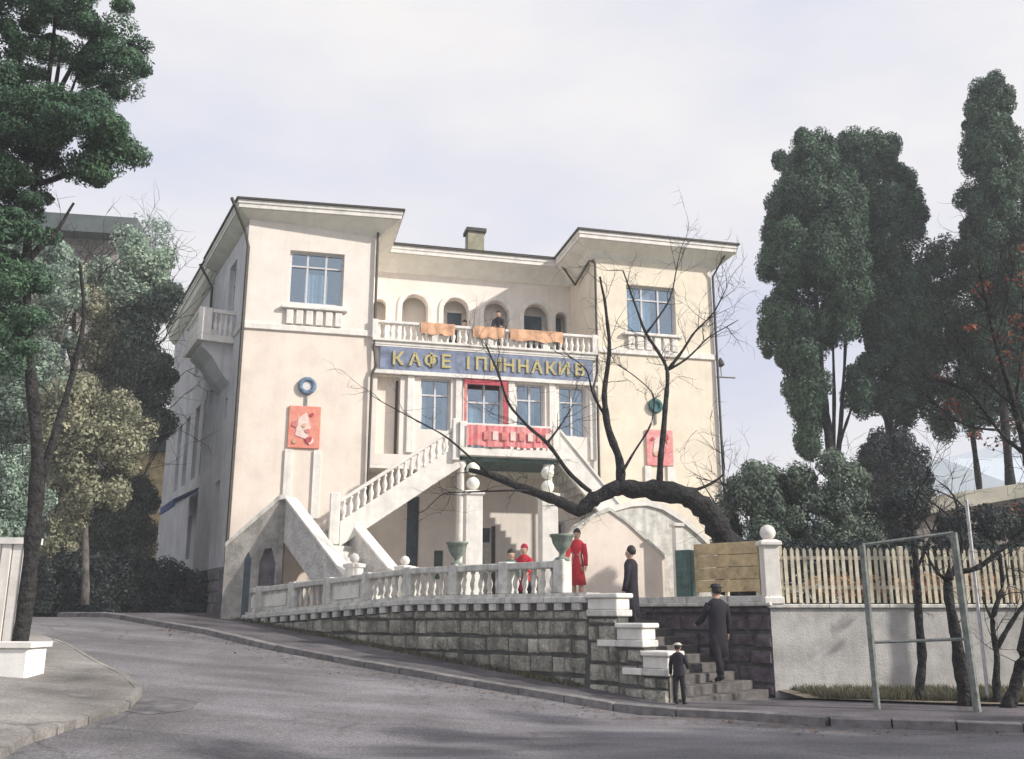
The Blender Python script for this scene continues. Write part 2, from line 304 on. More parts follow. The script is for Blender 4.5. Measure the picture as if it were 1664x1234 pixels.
# terrace floor
mb = MB(); TP = [(-8.6, 27.9), (-7.95, 27.2), (-3.0, 22.68), (.2, 19.75), (1.25, 20.85), (2.6, 22.1), (4.5, 31.2), (-2, 31.5)]
def grid_floor(mb, A, B, n, zf):
    vs = []; fs = []
    for i in range(n+1):
        t = i/n; a = Vector(A[0]).lerp(Vector(A[1]), t); b = Vector(B[0]).lerp(Vector(B[1]), t)
        vs += [(a.x, a.y, zf(a.x)), (b.x, b.y, zf(b.x))]
    for i in range(n): fs.append((2*i, 2*i+2, 2*i+3, 2*i+1))
    mb.add(vs, fs)
a0 = L(14.4, .1, 0); a1 = L(3.4, .1, 0)
grid_floor(mb, [(a0.x, a0.y), (a1.x, a1.y)], [(F(-8.5, 0, 0).x, F(-8.5, 0, 0).y), (F(1.5, 1.3, 0).x, F(1.5, 1.3, 0).y)], 16, zt)
p = [L(3.4, .1, 1.846), L(3.4, 3.5, 1.846), F(7.5, 1.3, 1.846), F(1.5, 1.3, 1.846)]; mb.add(p, [(0, 1, 2, 3)])
mb.build('terrace_floor', M_floor, kind='structure')
mb = MB(); mb.add([L(3.4, 3.5, 1.80), L(-.1, 3.5, 1.80), (16, 20.3, 1.80), (20, 34, 1.80), F(7.0, 3, 1.80), (1.5, 26, 1.80)], [(0, 1, 2, 3, 4, 5)]); mb.build('upper_garden', M_dirt, kind='structure')

# ------------------------------------------------------------------ stone walls
def stones(wall, fr, q0, q1, o_face, zb, ztop, m, course=.35, wmin=.28, wmax=.60, sign=-1, lim=230):
    """irregular coursed blocks; fr(q,o,z); zb, ztop functions of q; proud of o_face towards sign"""
    zlow = min(zb(q0), zb(q1)); n = 0; z = zlow; row = 0
    while z < max(ztop(q0), ztop(q1))-.05 and n < lim:
        h = course*random.uniform(.85, 1.15); q = q0-random.uniform(0, .3)
        while q < q1 and n < lim:
            w = random.uniform(wmin, wmax); a = max(q, q0)+.014; b = min(q+w, q1)-.014; q += w
            if b-a < .1: continue
            mid = (a+b)/2; lo = max(z, zb(mid)-.03)+.013; hi = min(z+h, ztop(mid))-.013
            if hi-lo > .2: lo += random.uniform(0, .03); hi -= random.uniform(0, .03)
            if hi-lo < .06: continue
            pr = random.uniform(.03, .075)*sign; e = .03; mb = MB(); j = lambda: random.uniform(-.012, .012)
            A = [fr(a, o_face, lo), fr(b, o_face, lo), fr(b, o_face, hi), fr(a, o_face, hi)]
            B = [fr(a+e+j(), o_face+pr, lo+e*.8+j()), fr(b-e+j(), o_face+pr*random.uniform(.7, 1.2), lo+e*.8+j()), fr(b-e+j(), o_face+pr, hi-e*.8+j()), fr(a+e+j(), o_face+pr*random.uniform(.7, 1.2), hi-e*.8+j())]
            c = fr(mid+j()*3, o_face+pr*1.35, (lo+hi)/2+j()*2)
            mb.add(A+B+[c], [(0, 1, 5, 4), (1, 2, 6, 5), (2, 3, 7, 6), (3, 0, 4, 7), (4, 5, 8), (5, 6, 8), (6, 7, 8), (7, 4, 8)])
            mb.build('stone', m, wall); n += 1
        z += h; row += 1
rw = empty('retaining_wall', L(7, 0, .6), 'long grey stone retaining wall with pale balustrade climbing beside the street', 'wall')
QE = 14.4
def Lz(q): p = L(q, 0, 0); return zt(p.x)
def Gz(q): p = L(q, 0, 0); return zg(p.x, p.y)
mb = MB(); n = 24
for i in range(n):
    a = 1.75+(QE-1.75)*i/n; b = 1.75+(QE-1.75)*(i+1)/n
    mb.box8([L(a, 0, Gz(a)-.3), L(b, 0, Gz(b)-.3), L(b, .35, Gz(b)-.3), L(a, .35, Gz(a)-.3), L(a, 0, Lz(a)), L(b, 0, Lz(b)), L(b, .35, Lz(b)), L(a, .35, Lz(a))])
mb.build('wall_core', M_mortar, rw)
stones(rw, L, 1.78, QE, 0, Gz, lambda q: Lz(q)-.16, M_stone)
# coping, dentils, plinth, rail, balusters and panels
def slope_box(q0, q1, o0, o1, za, zb): return MB().box8([L(q0, o0, Lz(q0)+za), L(q1, o0, Lz(q1)+za), L(q1, o1, Lz(q1)+za), L(q0, o1, Lz(q0)+za), L(q0, o0, Lz(q0)+zb), L(q1, o0, Lz(q1)+zb), L(q1, o1, Lz(q1)+zb), L(q0, o1, Lz(q0)+zb)])
q = 1.75
while q < QE-.1:
    e = min(q+1.05, QE)
    slope_box(q+.006, e-.006, -.12, .42, -.02, .10).build('coping_stone', M_trimw, rw, bevel=.015)
    slope_box(q+.003, e-.003, -.05, .36, .102, .17).build('plinth_course', M_trimw, rw); q = e
q = 1.9
while q < QE:
    slope_box(q, q+.2, -.09, 0, -.155, -.022).build('dentil', M_trimw, rw); q += .44
bal_prof = [(.045, 0), (.045, .05), (.028, .07), (.055, .17), (.06, .22), (.03, .34), (.026, .40), (.045, .43), (.045, .47)]
me_bal = MB().lathe((0, 0, 0), bal_prof, 8).mesh('baluster', M_trimw, None, True)
q = 2.38; bay = 1.5; bi = 0
while q < QE-.3:
    e = min(q+bay, QE)
    pz = L(q+.13, .14, 0)
    slope_box(q, q+.26, 0, .30, .17, .83).build('pier', M_trimw, rw, bevel=.02)
    slope_box(q+.262, e, .0, .30, .66, .80).build('rail', M_trimw, rw, bevel=.02)
    if bi < 4 or bi in (5,):
        nb = int((e-q-.3)/.2)
        for k in range(nb):
            qq = q+.26+(e-q-.26)*(k+.5)/nb; pp = L(qq, .15, Lz(qq)+.175); inst('baluster', me_bal, rw, pp, scale=(1.15, 1.15, 1.03))
    else:
        slope_box(q+.262, e-.002, .08, .2, .17, .66).build('panel', M_white if bi % 2 else M_trimw, rw)
        slope_box(q+.40, e-.14, .05, .079, .26, .57).build('raised_panel', M_white, rw, bevel=.01)
    q = e; bi += 1
slope_box(QE, QE+.3, -.02, .34, -.6, .85).build('pier', M_trimw, rw, bevel=.02)

# stepped cheek of the stair
ck = empty('stair_cheek_wall', L(.8, 0, 0), 'stepped white capped stone cheek wall descending to the street beside the stair', 'wall')
for (qa, qb, top) in ((0, .52, .98), (.52, 1.08, 1.46), (1.08, 1.749, 2.0)):
    MB().fbox(L, qa, qb, 0, .34, -.2, top-.42).build('wall_core', M_mortar, ck)
    stones(ck, L, qa, qb, 0, lambda q: 0, lambda q, t=top: t-.45, M_stone)
    MB().fbox(L, qa-.06, qb-.004, -.10, .40, top-.42, top-.30).build('lower_moulding', M_trimw, ck, bevel=.015)
    if qb < 1.5: MB().fbox(L, qb, qb+.42, -.10, -.045, top-.42, top-.30).build('band', M_white, ck, bevel=.012)
    MB().fbox(L, qa-.02, qb-.004, -.05, .37, top-.298, top-.09).build('block', M_white, ck, bevel=.015)
    MB().fbox(L, qa-.08, qb-.004, -.12, .42, top-.088, top).build('cap_stone', M_white, ck, bevel=.02)
mbp = MB().fbox(L, -.012, -.002, 0, .34, -.1, .55); mbp.build('end_face', M_stone, ck)

# steps
st = empty('street_stair', L(1.5, 1.8, 0), 'stone stair rising from the pavement up to the terrace', 'stair')
N_ST = 11
for i in range(N_ST):
    qa = -.1+i*.318; MB().fbox(L, qa, qa+.35 if i < N_ST-1 else qa+.33, .345 if qa > 0 else .1, 3.38, -.2 if i == 0 else (i)*.166-.2, (i+1)*.166).build('step', M_step, st, bevel=.015)
# shaded side wall of the stair, its corner and the white front wall
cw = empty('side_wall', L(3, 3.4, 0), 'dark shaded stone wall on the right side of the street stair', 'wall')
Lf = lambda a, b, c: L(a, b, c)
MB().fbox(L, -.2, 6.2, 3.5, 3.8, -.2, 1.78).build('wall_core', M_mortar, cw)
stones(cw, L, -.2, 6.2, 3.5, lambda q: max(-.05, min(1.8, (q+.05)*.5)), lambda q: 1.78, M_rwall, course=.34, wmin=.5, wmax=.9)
q = -.26
while q < 6:
    MB().fbox(L, q, q+.995, 3.36, 3.95, 1.78, 1.86).build('coping_stone', M_trimw, cw, bevel=.015)
    MB().fbox(L, q+.02, q+.99, 3.42, 3.88, 1.862, 1.99).build('kerb_block', M_trimw, cw, bevel=.01); q += 1.0
C0 = L(-.2, 3.5, 0)
fwall = empty('front_wall', (8, 20, 0), 'low pale roughcast wall below the cream picket fence', 'wall')
WD = Vector((1, .045, 0)).normalized()
def W(a, o, z): return Vector((C0.x-.02, C0.y-.02, 0))+WD*a+Vector((-WD.y, WD.x, 0))*o+Vector((0, 0, z))
MB().fbox(W, 0, 16, .0, .3, -.2, 1.74).build('wall_face', M_fwall, fwall)
for k in range(13): MB().fbox(W, -.05+k*1.25, -.05+k*1.25+1.24, -.06, .36, 1.742, 1.82).build('coping_stone', M_trimw, fwall, bevel=.012)
# corner pier with ball
cp = empty('corner_pier', W(.05, .1, 1.82), 'white corner pier with a ball top between board railing and picket fence', 'pier')
PA = math.atan2(WD.y, WD.x)
MB().lathe(W(.08, .12, 0), [(.2, 1.822), (.2, 1.95), (.16, 1.97), (.16, 2.98), (.22, 3.0), (.22, 3.07), (.14, 3.12)], sq=PA).build('shaft', M_white, cp, bevel=.01)
MB().lathe(W(.08, .12, 3.12), [(.05, 0), (.12, .03), (.16, .10), (.165, .16), (.13, .25), (.06, .30), (.01, .31)], 14).build('ball', M_white, cp, smooth=True)
# picket fence
pf = empty('picket_fence', W(5, .15, 1.82), 'cream painted picket fence standing on the pale front wall', 'fence')
pm = MB(); pm.prism([(-.035, -.012, 0), (.035, -.012, 0), (.035, -.012, 1.06), (0, -.012, 1.12), (-.035, -.012, 1.06)], (0, .024, 0)); pme = pm.mesh('picket', M_fence)
a = .42
while a < 13:
    inst('picket', pme, pf, W(a, .12, 1.84+random.uniform(-.01, .01)), PA, rot=(0, random.uniform(-.012, .012), PA)); a += .135
for z in (2.12, 2.72): MB().fbox(W, .28, 13, .135, .18, z, z+.07).build('rail', M_fence, pf)
for a in (.33, 2.9, 5.5, 8.1, 10.7): MB().fbox(W, a-.05, a+.05, .185, .285, 1.822, 3.0).build('post', M_fence, pf, bevel=.01)
# ochre boards on the stair side wall
br = empty('board_railing', L(.8, 3.6, 2), 'ochre horizontal board railing between the cabinet and the corner pier', 'railing')
for k, z in enumerate((2.08, 2.34, 2.60, 2.86)): MB().fbox(L, .08, 1.62, 3.60, 3.635, z, z+.25).build('board', M_board, br, bevel=.008)
for q in (.12, .85, 1.55): MB().fbox(L, q, q+.07, 3.64, 3.72, 1.99, 3.1).build('post', M_fence, br)
cab = empty('cabinet', L(1.9, 3.7, 1.99), 'dark green metal cabinet beside the ochre board railing', 'cabinet')
MB().fbox(L, 1.72, 2.08, 3.55, 3.85, 1.992, 3.0).build('body', M_green, cab, bevel=.01)
MB().fbox(L, 1.76, 2.04, 3.535, 3.549, 2.05, 2.94).build('door', M_green, cab); MB().fbox(L, 1.79, 1.81, 3.52, 3.534, 2.45, 2.6).build('handle', M_steel, cab)

# ------------------------------------------------------------------ the villa
bld = empty('villa', F(0, 3, 1.6), 'cream two-towered villa with arched loggia above a blue sign', 'building')
def facade(s0, s1, z0, z1, holes, d, m, rev=.25, fr=F, name='wall', arches=(), n=10):
    """single wall skin with true openings and reveals. holes: (s0,s1,z0,z1); arches: (s0,s1,z0,zspring)"""
    H = list(holes)+[(a, b, c, e+(b-a)/2) for a, b, c, e in arches]
    ss = sorted({s0, s1, *[h[0] for h in H], *[h[1] for h in H]}); zs = sorted({z0, z1, *[h[2] for h in H], *[h[3] for h in H]})
    ss = [s for s in ss if s0 <= s <= s1]; zs = [z for z in zs if z0 <= z <= z1]; mb = MB()
    for i in range(len(ss)-1):
        for j in range(len(zs)-1):
            cs = (ss[i]+ss[i+1])/2; cz = (zs[j]+zs[j+1])/2
            if any(h[0] < cs < h[1] and h[2] < cz < h[3] for h in H): continue
            mb.add([fr(ss[i], d, zs[j]), fr(ss[i+1], d, zs[j]), fr(ss[i+1], d, zs[j+1]), fr(ss[i], d, zs[j+1])], [(0, 1, 2, 3)])
    for h in holes:
        a, b, c, e = h
        for (p, q) in (((a, c), (b, c)), ((b, c), (b, e)), ((b, e), (a, e)), ((a, e), (a, c))):
            mb.add([fr(p[0], d, p[1]), fr(q[0], d, q[1]), fr(q[0], d+rev, q[1]), fr(p[0], d+rev, p[1])], [(0, 1, 2, 3)])
    for a, b, c, e in arches:
        r = (b-a)/2; cx = (a+b)/2; arc = [(cx+r*math.cos(t), e+r*math.sin(t)) for t in [math.pi*i/n for i in range(n+1)]]
        top = e+r
        for (p, q) in zip(arc, arc[1:]):
            mb.add([fr(p[0], d, p[1]), fr(p[0], d, top), fr(q[0], d, top), fr(q[0], d, q[1])], [(0, 1, 2, 3)])
        loop = [(a, c), (b, c), (b, e)]+arc[1:]
        for (p, q) in zip(loop, loop[1:]+loop[:1]):
            if p != q: mb.add([fr(p[0], d, p[1]), fr(q[0], d, q[1]), fr(q[0], d+rev, q[1]), fr(p[0], d+rev, p[1])], [(0, 1, 2, 3)])
    return mb.build(name, m, bld)
def window(s0, s1, z0, z1, d, fr=F, vbars=(.5,), hbars=(.7,), curtain='low', mframe=None, w=.07):
    mf = mframe or M_frame; dd = d+.14; mb = MB()
    for (a, b, c, e) in ((s0, s0+w, z0, z1), (s1-w, s1, z0, z1), (s0+w, s1-w, z0, z0+w), (s0+w, s1-w, z1-w, z1)): mb.fbox(fr, a, b, dd, dd+.07, c, e)
    win = mb.build('window', mf, bld)
    V = [s0+w]+[s0+(s1-s0)*v for v in vbars]+[s1-w]; Hh = [z0+w]+[z0+(z1-z0)*h for h in hbars]+[z1-w]
    for v in V[1:-1]: MB().fbox(fr, v-.03, v+.03, dd-.012, dd+.05, z0+w, z1-w).build('mullion', mf, win)
    for h in Hh[1:-1]: MB().fbox(fr, s0+w, s1-w, dd-.008, dd+.045, h-.025, h+.025).build('transom', mf, win)
    for i in range(len(V)-1):
        for j in range(len(Hh)-1):
            MB().fbox(fr, V[i]+.005, V[i+1]-.005, dd+.052, dd+.06, Hh[j]+.005, Hh[j+1]-.005).build('pane', M_glass, win)
    # dim room with curtains behind
    mb = MB(); D = dd+1.2; y0 = dd+.075
    mb.add([fr(s0-.2, D, z0-.2), fr(s1+.2, D, z0-.2), fr(s1+.2, D, z1+.2), fr(s0-.2, D, z1+.2), fr(s0-.2, y0, z0-.2), fr(s1+.2, y0, z0-.2), fr(s1+.2, y0, z1+.2), fr(s0-.2, y0, z1+.2)],
           [(0, 1, 2, 3), (0, 4, 5, 1), (1, 5, 6, 2), (2, 6, 7, 3), (3, 7, 4, 0)]); mb.build('room', M_room, win)
    if curtain:
        spans = {'low': [(.3, .72, 0, .62)], 'sides': [(.02, .22, 0, 1), (.78, .98, 0, 1)], 'full': [(.02, .98, 0, .66)], 'half': [(.05, .55, 0, .9)]}[curtain]
        for a, b, c, e in spans:
            sa = s0+(s1-s0)*a; sb = s0+(s1-s0)*b; za = z0+(z1-z0)*c; ze = z0+(z1-z0)*e; mb = MB(); n = 18
            vs = []; 
            for k in range(n+1):
                s = sa+(sb-sa)*k/n; o = dd+.16+.03*math.sin(k*1.9); vs += [fr(s, o, za), fr(s, o, ze)]
            mb.add(vs, [(2*k, 2*k+2, 2*k+3, 2*k+1) for k in range(n)]); mb.build('curtain', M_curtain, win)
    return win
TL0, TL1, TR0, TR1 = -8.55, -4.57, 2.95, 7.25; ZS = 10.25; ZW = 13.5; DR = 2.9
# left tower front
facade(TL0, TL1, 1.3, ZS, [], 0, M_peach); facade(TL0, TL1, ZS, ZW+.35, [(-7.24, -5.54, 11.1, 12.85)], 0, M_cream)
window(-7.24, -5.54, 11.1, 12.85, 0, vbars=(.33, .67), hbars=(.72,), curtain='low')
# right tower front
facade(TR0, TR1, 1.3, ZS, [], 0, M_yellow); facade(TR0, TR1, ZS, ZW+.35, [(4.05, 5.85, 10.9, 12.68)], 0, M_yellow)
window(4.05, 5.85, 10.9, 12.68, 0, vbars=(.33, .67), hbars=(.72,), curtain='half')
for (a, b) in ((TL0, TL1), (TR0, TR1)):
    MB().fbox(F, a-.02, b+.02, -.07, .0, ZS-.10, ZS+.10).build('string_course', M_white, bld, bevel=.02)
def apron(s0, s1, z):
    MB().fbox(F, s0-.12, s1+.12, -.16, -.002, z+.50, z+.60).build('sill', M_white, bld, bevel=.015)
    for k in range(6):
        a = s0+(s1-s0)*k/6; MB().fbox(F, a+.04, a+(s1-s0)/6-.04, -.10, -.002, z, z+.49).build('apron_panel', M_white, bld, bevel=.02)
apron(-7.3, -5.5, 10.38); apron(4.0, 5.9, 10.33)
# return walls of the recess
def Fs(sfix): return lambda a, b, c: F(sfix+b, a, c)
facade(0, DR, 9.9, ZW+.4, [], 0, M_cream, fr=Fs(TL1)); facade(0, DR, 9.9, ZW+.4, [], 0, M_yellow, fr=Fs(TR0))
# recess wall with arches
AR = [(-4.3, -3.85, 9.95, 12.2), (-3.28, -2.38, 9.95, 12.22), (-1.80, -.90, 9.95, 12.22), (-.32, .62, 9.95, 12.22), (1.18, 2.12, 9.95, 12.22), (2.38, 2.82, 9.95, 12.25)]
facade(TL1, TR0, 9.9, 14.0, [], DR, M_cream, arches=AR, rev=.3)
MB().fbox(F, TL1, TR0, DR+.62, DR+.7, 9.9, 13.6).build('loggia_back_wall', M_cream, bld)
MB().fbox(F, TL1, TR0, DR+.02, DR+.62, 13.3, 13.4).build('loggia_ceiling', M_soffit, bld)
for a, b, c, e in AR[1:5]:      # white archivolts
    r = (b-a)/2; cx = (a+b)/2; mb = MB(); pts = []
    for rr in (r+.02, r+.17):
        pts.append([F(a-(rr-r), DR-.05, c), *[F(cx-rr*math.cos(t), DR-.05, e+rr*math.sin(t)) for t in [math.pi*i/14 for i in range(15)]], F(b+(rr-r), DR-.05, c)])
    n = len(pts[0]); vs = pts[0]+pts[1]+[v+FN*.048 for v in pts[0]]+[v+FN*.048 for v in pts[1]]
    fs = [(i, i+1, n+i+1, n+i) for i in range(n-1)]+[(n+i, n+i+1, 3*n+i+1, 3*n+i) for i in range(n-1)]+[(2*n+i, 2*n+i+1, i+1, i) for i in range(n-1)]
    mb.add(vs, fs).build('archivolt', M_white, bld)
# dark loggia door behind second arch and right arches
for (a, b, zz, m) in ((-1.55, -1.05, 12.3, M_room), (-1.9, -.8, 0, None), (1.3, 2.0, 12.4, M_room), (2.35, 2.75, 12.4, M_green)):
    if m: MB().fbox(F, a, b, DR+.56, DR+.617, 9.95, zz).build('loggia_door', m, bld)
MB().fbox(F, -1.62, -.98, DR+.54, DR+.558, 12.3, 12.38).build('door_lintel', M_white, bld)
# loggia deck and front balustrade
MB().fbox(F, TL1+.003, TR0-.003, -.12, DR-.002, 9.92, 10.02).build('loggia_deck', M_white, bld)
MB().fbox(F, TL1+.003, TR0-.003, -.18, .06, 10.022, 10.10).build('loggia_plinth', M_white, bld, bevel=.01)
MB().fbox(F, TL1+.003, TR0-.003, -.16, .04, 10.60, 10.70).build('loggia_rail', M_white, bld, bevel=.02)
me_b2 = MB().lathe((0, 0, 0), bal_prof, 8).mesh('baluster', M_white, None, True)
s = TL1+.2
while s < TR0-.1: inst('baluster', me_b2, bld, F(s, -.06, 10.10), scale=(1.2, 1.2, 1.065)); s += .2
for s in (-4.5, -2.6, -.75, 1.1, 2.82): MB().fbox(F, s-.09, s+.09, -.17, .05, 10.10, 10.72).build('pier', M_white, bld, bevel=.01)
# sign band mouldings
MB().fbox(F, TL1+.01, TR0-.01, -.10, 0, 9.86, 9.918).build('sign_moulding', M_white, bld)
MB().fbox(F, TL1+.01, TR0-.01, -.12, 0, 8.98, 9.10).build('sign_moulding', M_white, bld)
# middle front, first floor
mid_h = [(-4.35, -3.62, 6.45, 8.95), (-2.97, -2.0, 7.25, 8.97), (-1.48, -.28, 6.5, 8.95), (.16, 1.12, 7.25, 8.97), (1.6, 2.55, 7.25, 8.97)]
facade(TL1, TR0, 6.1, 9.92, mid_h, .04, M_cream, rev=.3)
window(-2.97, -2.0, 7.25, 8.97, .1, vbars=(.5,), hbars=(.68,), curtain='sides')
window(.16, 1.12, 7.25, 8.97, .1, vbars=(.5,), hbars=(.68,), curtain='low')
window(1.6, 2.55, 7.25, 8.97, .1, vbars=(.5,), hbars=(.68,), curtain='sides')
window(-1.48, -.28, 6.5, 8.95, .1, vbars=(.5,), hbars=(.72,), curtain='full')
MB().fbox(F, -4.35, -3.62, .34, .36, 6.45, 8.95).build('blind_door', M_peach, bld)
MB().fbox(F, -3.74, -3.66, .30, .339, 6.45, 8.85).build('door_jamb', M_metal, bld)
for s in (-3.3, -1.75, -.02, 1.36, 2.74): MB().fbox(F, s-.11, s+.11, -.03, .038, 6.5, 8.978).build('pilaster', M_white, bld, bevel=.015)
# ground floor porch under the balcony
gh = [(-3.15, -2.75, 2.0, 5.3), (-1.05, -.40, 1.9, 4.35), (-2.25, -1.95, 2.7, 3.6), (1.3, 2.1, 2.6, 4.6)]
facade(TL1, TR0, 1.3, 6.1, gh, 1.2, M_cream, rev=.2)
MB().fbox(F, -3.15, -2.75, 1.4, 1.43, 2.0, 5.3).build('door', M_room, bld)
MB().fbox(F, -1.05, -.40, 1.4, 1.43, 3.9, 4.35).build('fanlight', M_room, bld); MB().fbox(F, -1.05, -.40, 1.38, 1.43, 1.9, 3.895).build('door', M_trimw, bld)
MB().fbox(F, -.39, -.27, 1.15, 1.199, 1.85, 4.4).build('door_surround', M_metal, bld)
MB().fbox(F, -2.25, -1.95, 1.4, 1.43, 2.7, 3.6).build('door', M_green, bld); window(1.3, 2.1, 2.6, 4.6, 1.2, curtain=None)
facade(0, 1.2, 1.3, 6.1, [], 0, M_peach, fr=Fs(TL1)); facade(0, 1.2, 1.3, 6.1, [], 0, M_peach, fr=Fs(TR0))
MB().fbox(F, TL1, TR0, .045, 1.2, 6.0, 6.1).build('porch_ceiling', M_soffit, bld)
# eaves: profile swept with mitres round the towers
def sweep(path, prof, m, name):
    """path: 2-D world points, outward = right-hand side of travel; prof (out, z)"""
    P = [Vector((p.x, p.y, 0)) for p in path]; nn = []
    for i in range(len(P)):
        ns = []
        if i > 0: d = (P[i]-P[i-1]).normalized(); ns.append(Vector((d.y, -d.x, 0)))
        if i < len(P)-1: d = (P[i+1]-P[i]).normalized(); ns.append(Vector((d.y, -d.x, 0)))
        if len(ns) == 1: nn.append(ns[0])
        else: b = (ns[0]+ns[1]).normalized(); nn.append(b/b.dot(ns[0]))
    k = len(prof); vs = [p+n_*o+Vector((0, 0, z)) for p, n_ in zip(P, nn) for o, z in prof]
    fs = [(i*k+j, (i+1)*k+j, (i+1)*k+j+1, i*k+j+1) for i in range(len(P)-1) for j in range(k-1)]
    return MB().add(vs, fs+[tuple(range(k)), tuple(range((len(P)-1)*k, len(P)*k))]).build(name, m, bld)
SD = Vector((-.461, .887, 0))
def S(k, o, z): return F(TL0, 0, 0)+SD*k+Vector((.887, .461, 0))*o+Vector((0, 0, z))      # street side frame: k back, o inward
def eave(path, dz=0, ov=.75):
    sweep(path, [(0, 13.47+dz), (.10, 13.50+dz), (.3, 13.72+dz), (ov-.06, 13.95+dz), (ov-.05, 13.98+dz), (0, 13.98+dz)], M_soffit, 'soffit')
    sweep(path, [(ov-.10, 13.982+dz), (ov, 13.982+dz), (ov, 14.10+dz), (ov+.03, 14.12+dz), (ov+.03, 14.24+dz), (0, 14.24+dz)], M_white, 'fascia')
    sweep(path, [(0, 14.242+dz), (ov+.09, 14.242+dz), (ov+.09, 14.30+dz), (0, 14.36+dz)], M_metal, 'gutter')
eave([S(5.6, .36, 0), S(.35, .36, 0)-FN*.08, F(TL1, .12, 0), F(TL1, DR, 0)])
eave([F(TR0, DR, 0), F(TR0, .12, 0), F(TR1, .12, 0), F(TR1, 9, 0)])
eave([F(TL1+.1, DR, 0), F(TR0-.1, DR, 0)], -.035, .72)
eave([S(17, .25, 0), S(5.6, .25, 0)], .5, .40)
# roofs
mb = MB()
def hip(poly, z, h):
    c = sum(poly, Vector())/len(poly); c.z = z+h; n = len(poly); mb.add([Vector((p.x, p.y, z)) for p in poly]+[c], [(i, (i+1) % n, n) for i in range(n)])
hip([S(5.6, -.3, 0), S(.3, -.3, 0)-FN*.3, F(TL1+.6, -.5, 0), F(TL1+.6, 5, 0)], 14.31, .5); hip([F(TR0-.6, -.5, 0), F(TR1+.6, -.5, 0), F(TR1+.6, 9, 0), F(TR0-.6, 9, 0)], 14.31, .5)
hip([F(TL1, 2.2, 0), F(TR0, 2.2, 0), F(TR0, 14, 0), F(TL1-3, 14, 0)], 14.33, .9); hip([S(17, 0, 0), S(5.6, 0, 0), F(TL1, 5, 0), F(TL1-5, 16, 0)], 14.87, .5)
mb.build('roof', M_metal, bld)
chim = MB().fbox(F, -.32, .34, 6, 6.6, 14.4, 16.65).build('chimney', mat('chimney_render', (.34, .33, .24), .9, .2, 3), bld); MB().fbox(F, -.40, .42, 5.92, 6.68, 16.652, 16.8).build('chimney_cap', M_metal, chim)
# street side wall
sh = [(1.6, 2.7, 10.9, 13.0), (4.1, 4.9, 6.9, 9.2), (1.7, 2.6, 3.0, 5.7), (1.5, 1.9, 7.6, 8.3)]
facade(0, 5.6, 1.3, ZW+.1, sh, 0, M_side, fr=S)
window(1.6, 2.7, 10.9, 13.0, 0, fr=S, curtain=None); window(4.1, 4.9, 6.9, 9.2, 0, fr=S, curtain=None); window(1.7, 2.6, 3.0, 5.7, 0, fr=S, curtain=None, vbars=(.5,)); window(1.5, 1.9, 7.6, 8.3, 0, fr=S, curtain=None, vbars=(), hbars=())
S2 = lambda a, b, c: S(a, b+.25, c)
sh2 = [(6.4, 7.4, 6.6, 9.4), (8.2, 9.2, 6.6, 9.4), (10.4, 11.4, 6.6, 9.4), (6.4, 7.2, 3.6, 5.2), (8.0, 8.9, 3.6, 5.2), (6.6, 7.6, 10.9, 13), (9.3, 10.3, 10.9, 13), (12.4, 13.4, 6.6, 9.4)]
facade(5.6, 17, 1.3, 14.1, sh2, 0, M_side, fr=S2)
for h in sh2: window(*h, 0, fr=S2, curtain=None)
MB().add([S(5.6, 0, 1.3), S(5.6, .25, 1.3), S(5.6, .25, 14.1), S(5.6, 0, 13.6)], [(0, 1, 2, 3)]).build('wall_return', M_side, bld)
MB().fbox(S, .0, 5.6, -.05, -.001, ZS-.1, ZS+.1).build('string_course', M_trimw, bld); MB().fbox(S2, 5.6, 17, -.10, -.001, 6.05, 6.2).build('string_course', M_trimw, bld)
# back and right walls to close the volume
MB().fbox(F, TR1-.02, TR1, .01, 15, 1.3, 14.2).build('wall', M_yellow, bld); MB().add([F(TR1, 15, 1.3), S(17, .3, 1.3), S(17, .3, 14.2), F(TR1, 15, 14.2)], [(0, 1, 2, 3)]).build('wall', M_side, bld)
# street side plinth of dark blocks
pl = MB().fbox(S, .02, 17, -.12, -.002, .9, 2.95).build('plinth', M_mortar, bld)
zlist = [1.3, 1.62, 1.94, 2.26, 2.58, 2.93]
for r in range(5):
    k = .03-(r % 2)*.3
    while k < 11:
        a = max(k, .03); w_ = random.uniform(.55, .8); b = k+w_; k = b
        if b-a < .15: continue
        pr = random.uniform(.03, .06)
        MB().box8([S(a+.012, -.12, zlist[r]+.01), S(b-.012, -.12, zlist[r]+.01), S(b-.012, -.12, zlist[r+1]-.01), S(a+.012, -.12, zlist[r+1]-.01),
                   S(a+.05, -.12-pr, zlist[r]+.045), S(b-.05, -.12-pr, zlist[r]+.045), S(b-.05, -.12-pr, zlist[r+1]-.045), S(a+.05, -.12-pr, zlist[r+1]-.045)]).build('block', M_dstone, pl)
# corner plinth towards the terrace
MB().fbox(F, TL0-.13, TL0+.05, -.14, -.002, .9, 2.95).build('corner_plinth', M_dstone, bld)
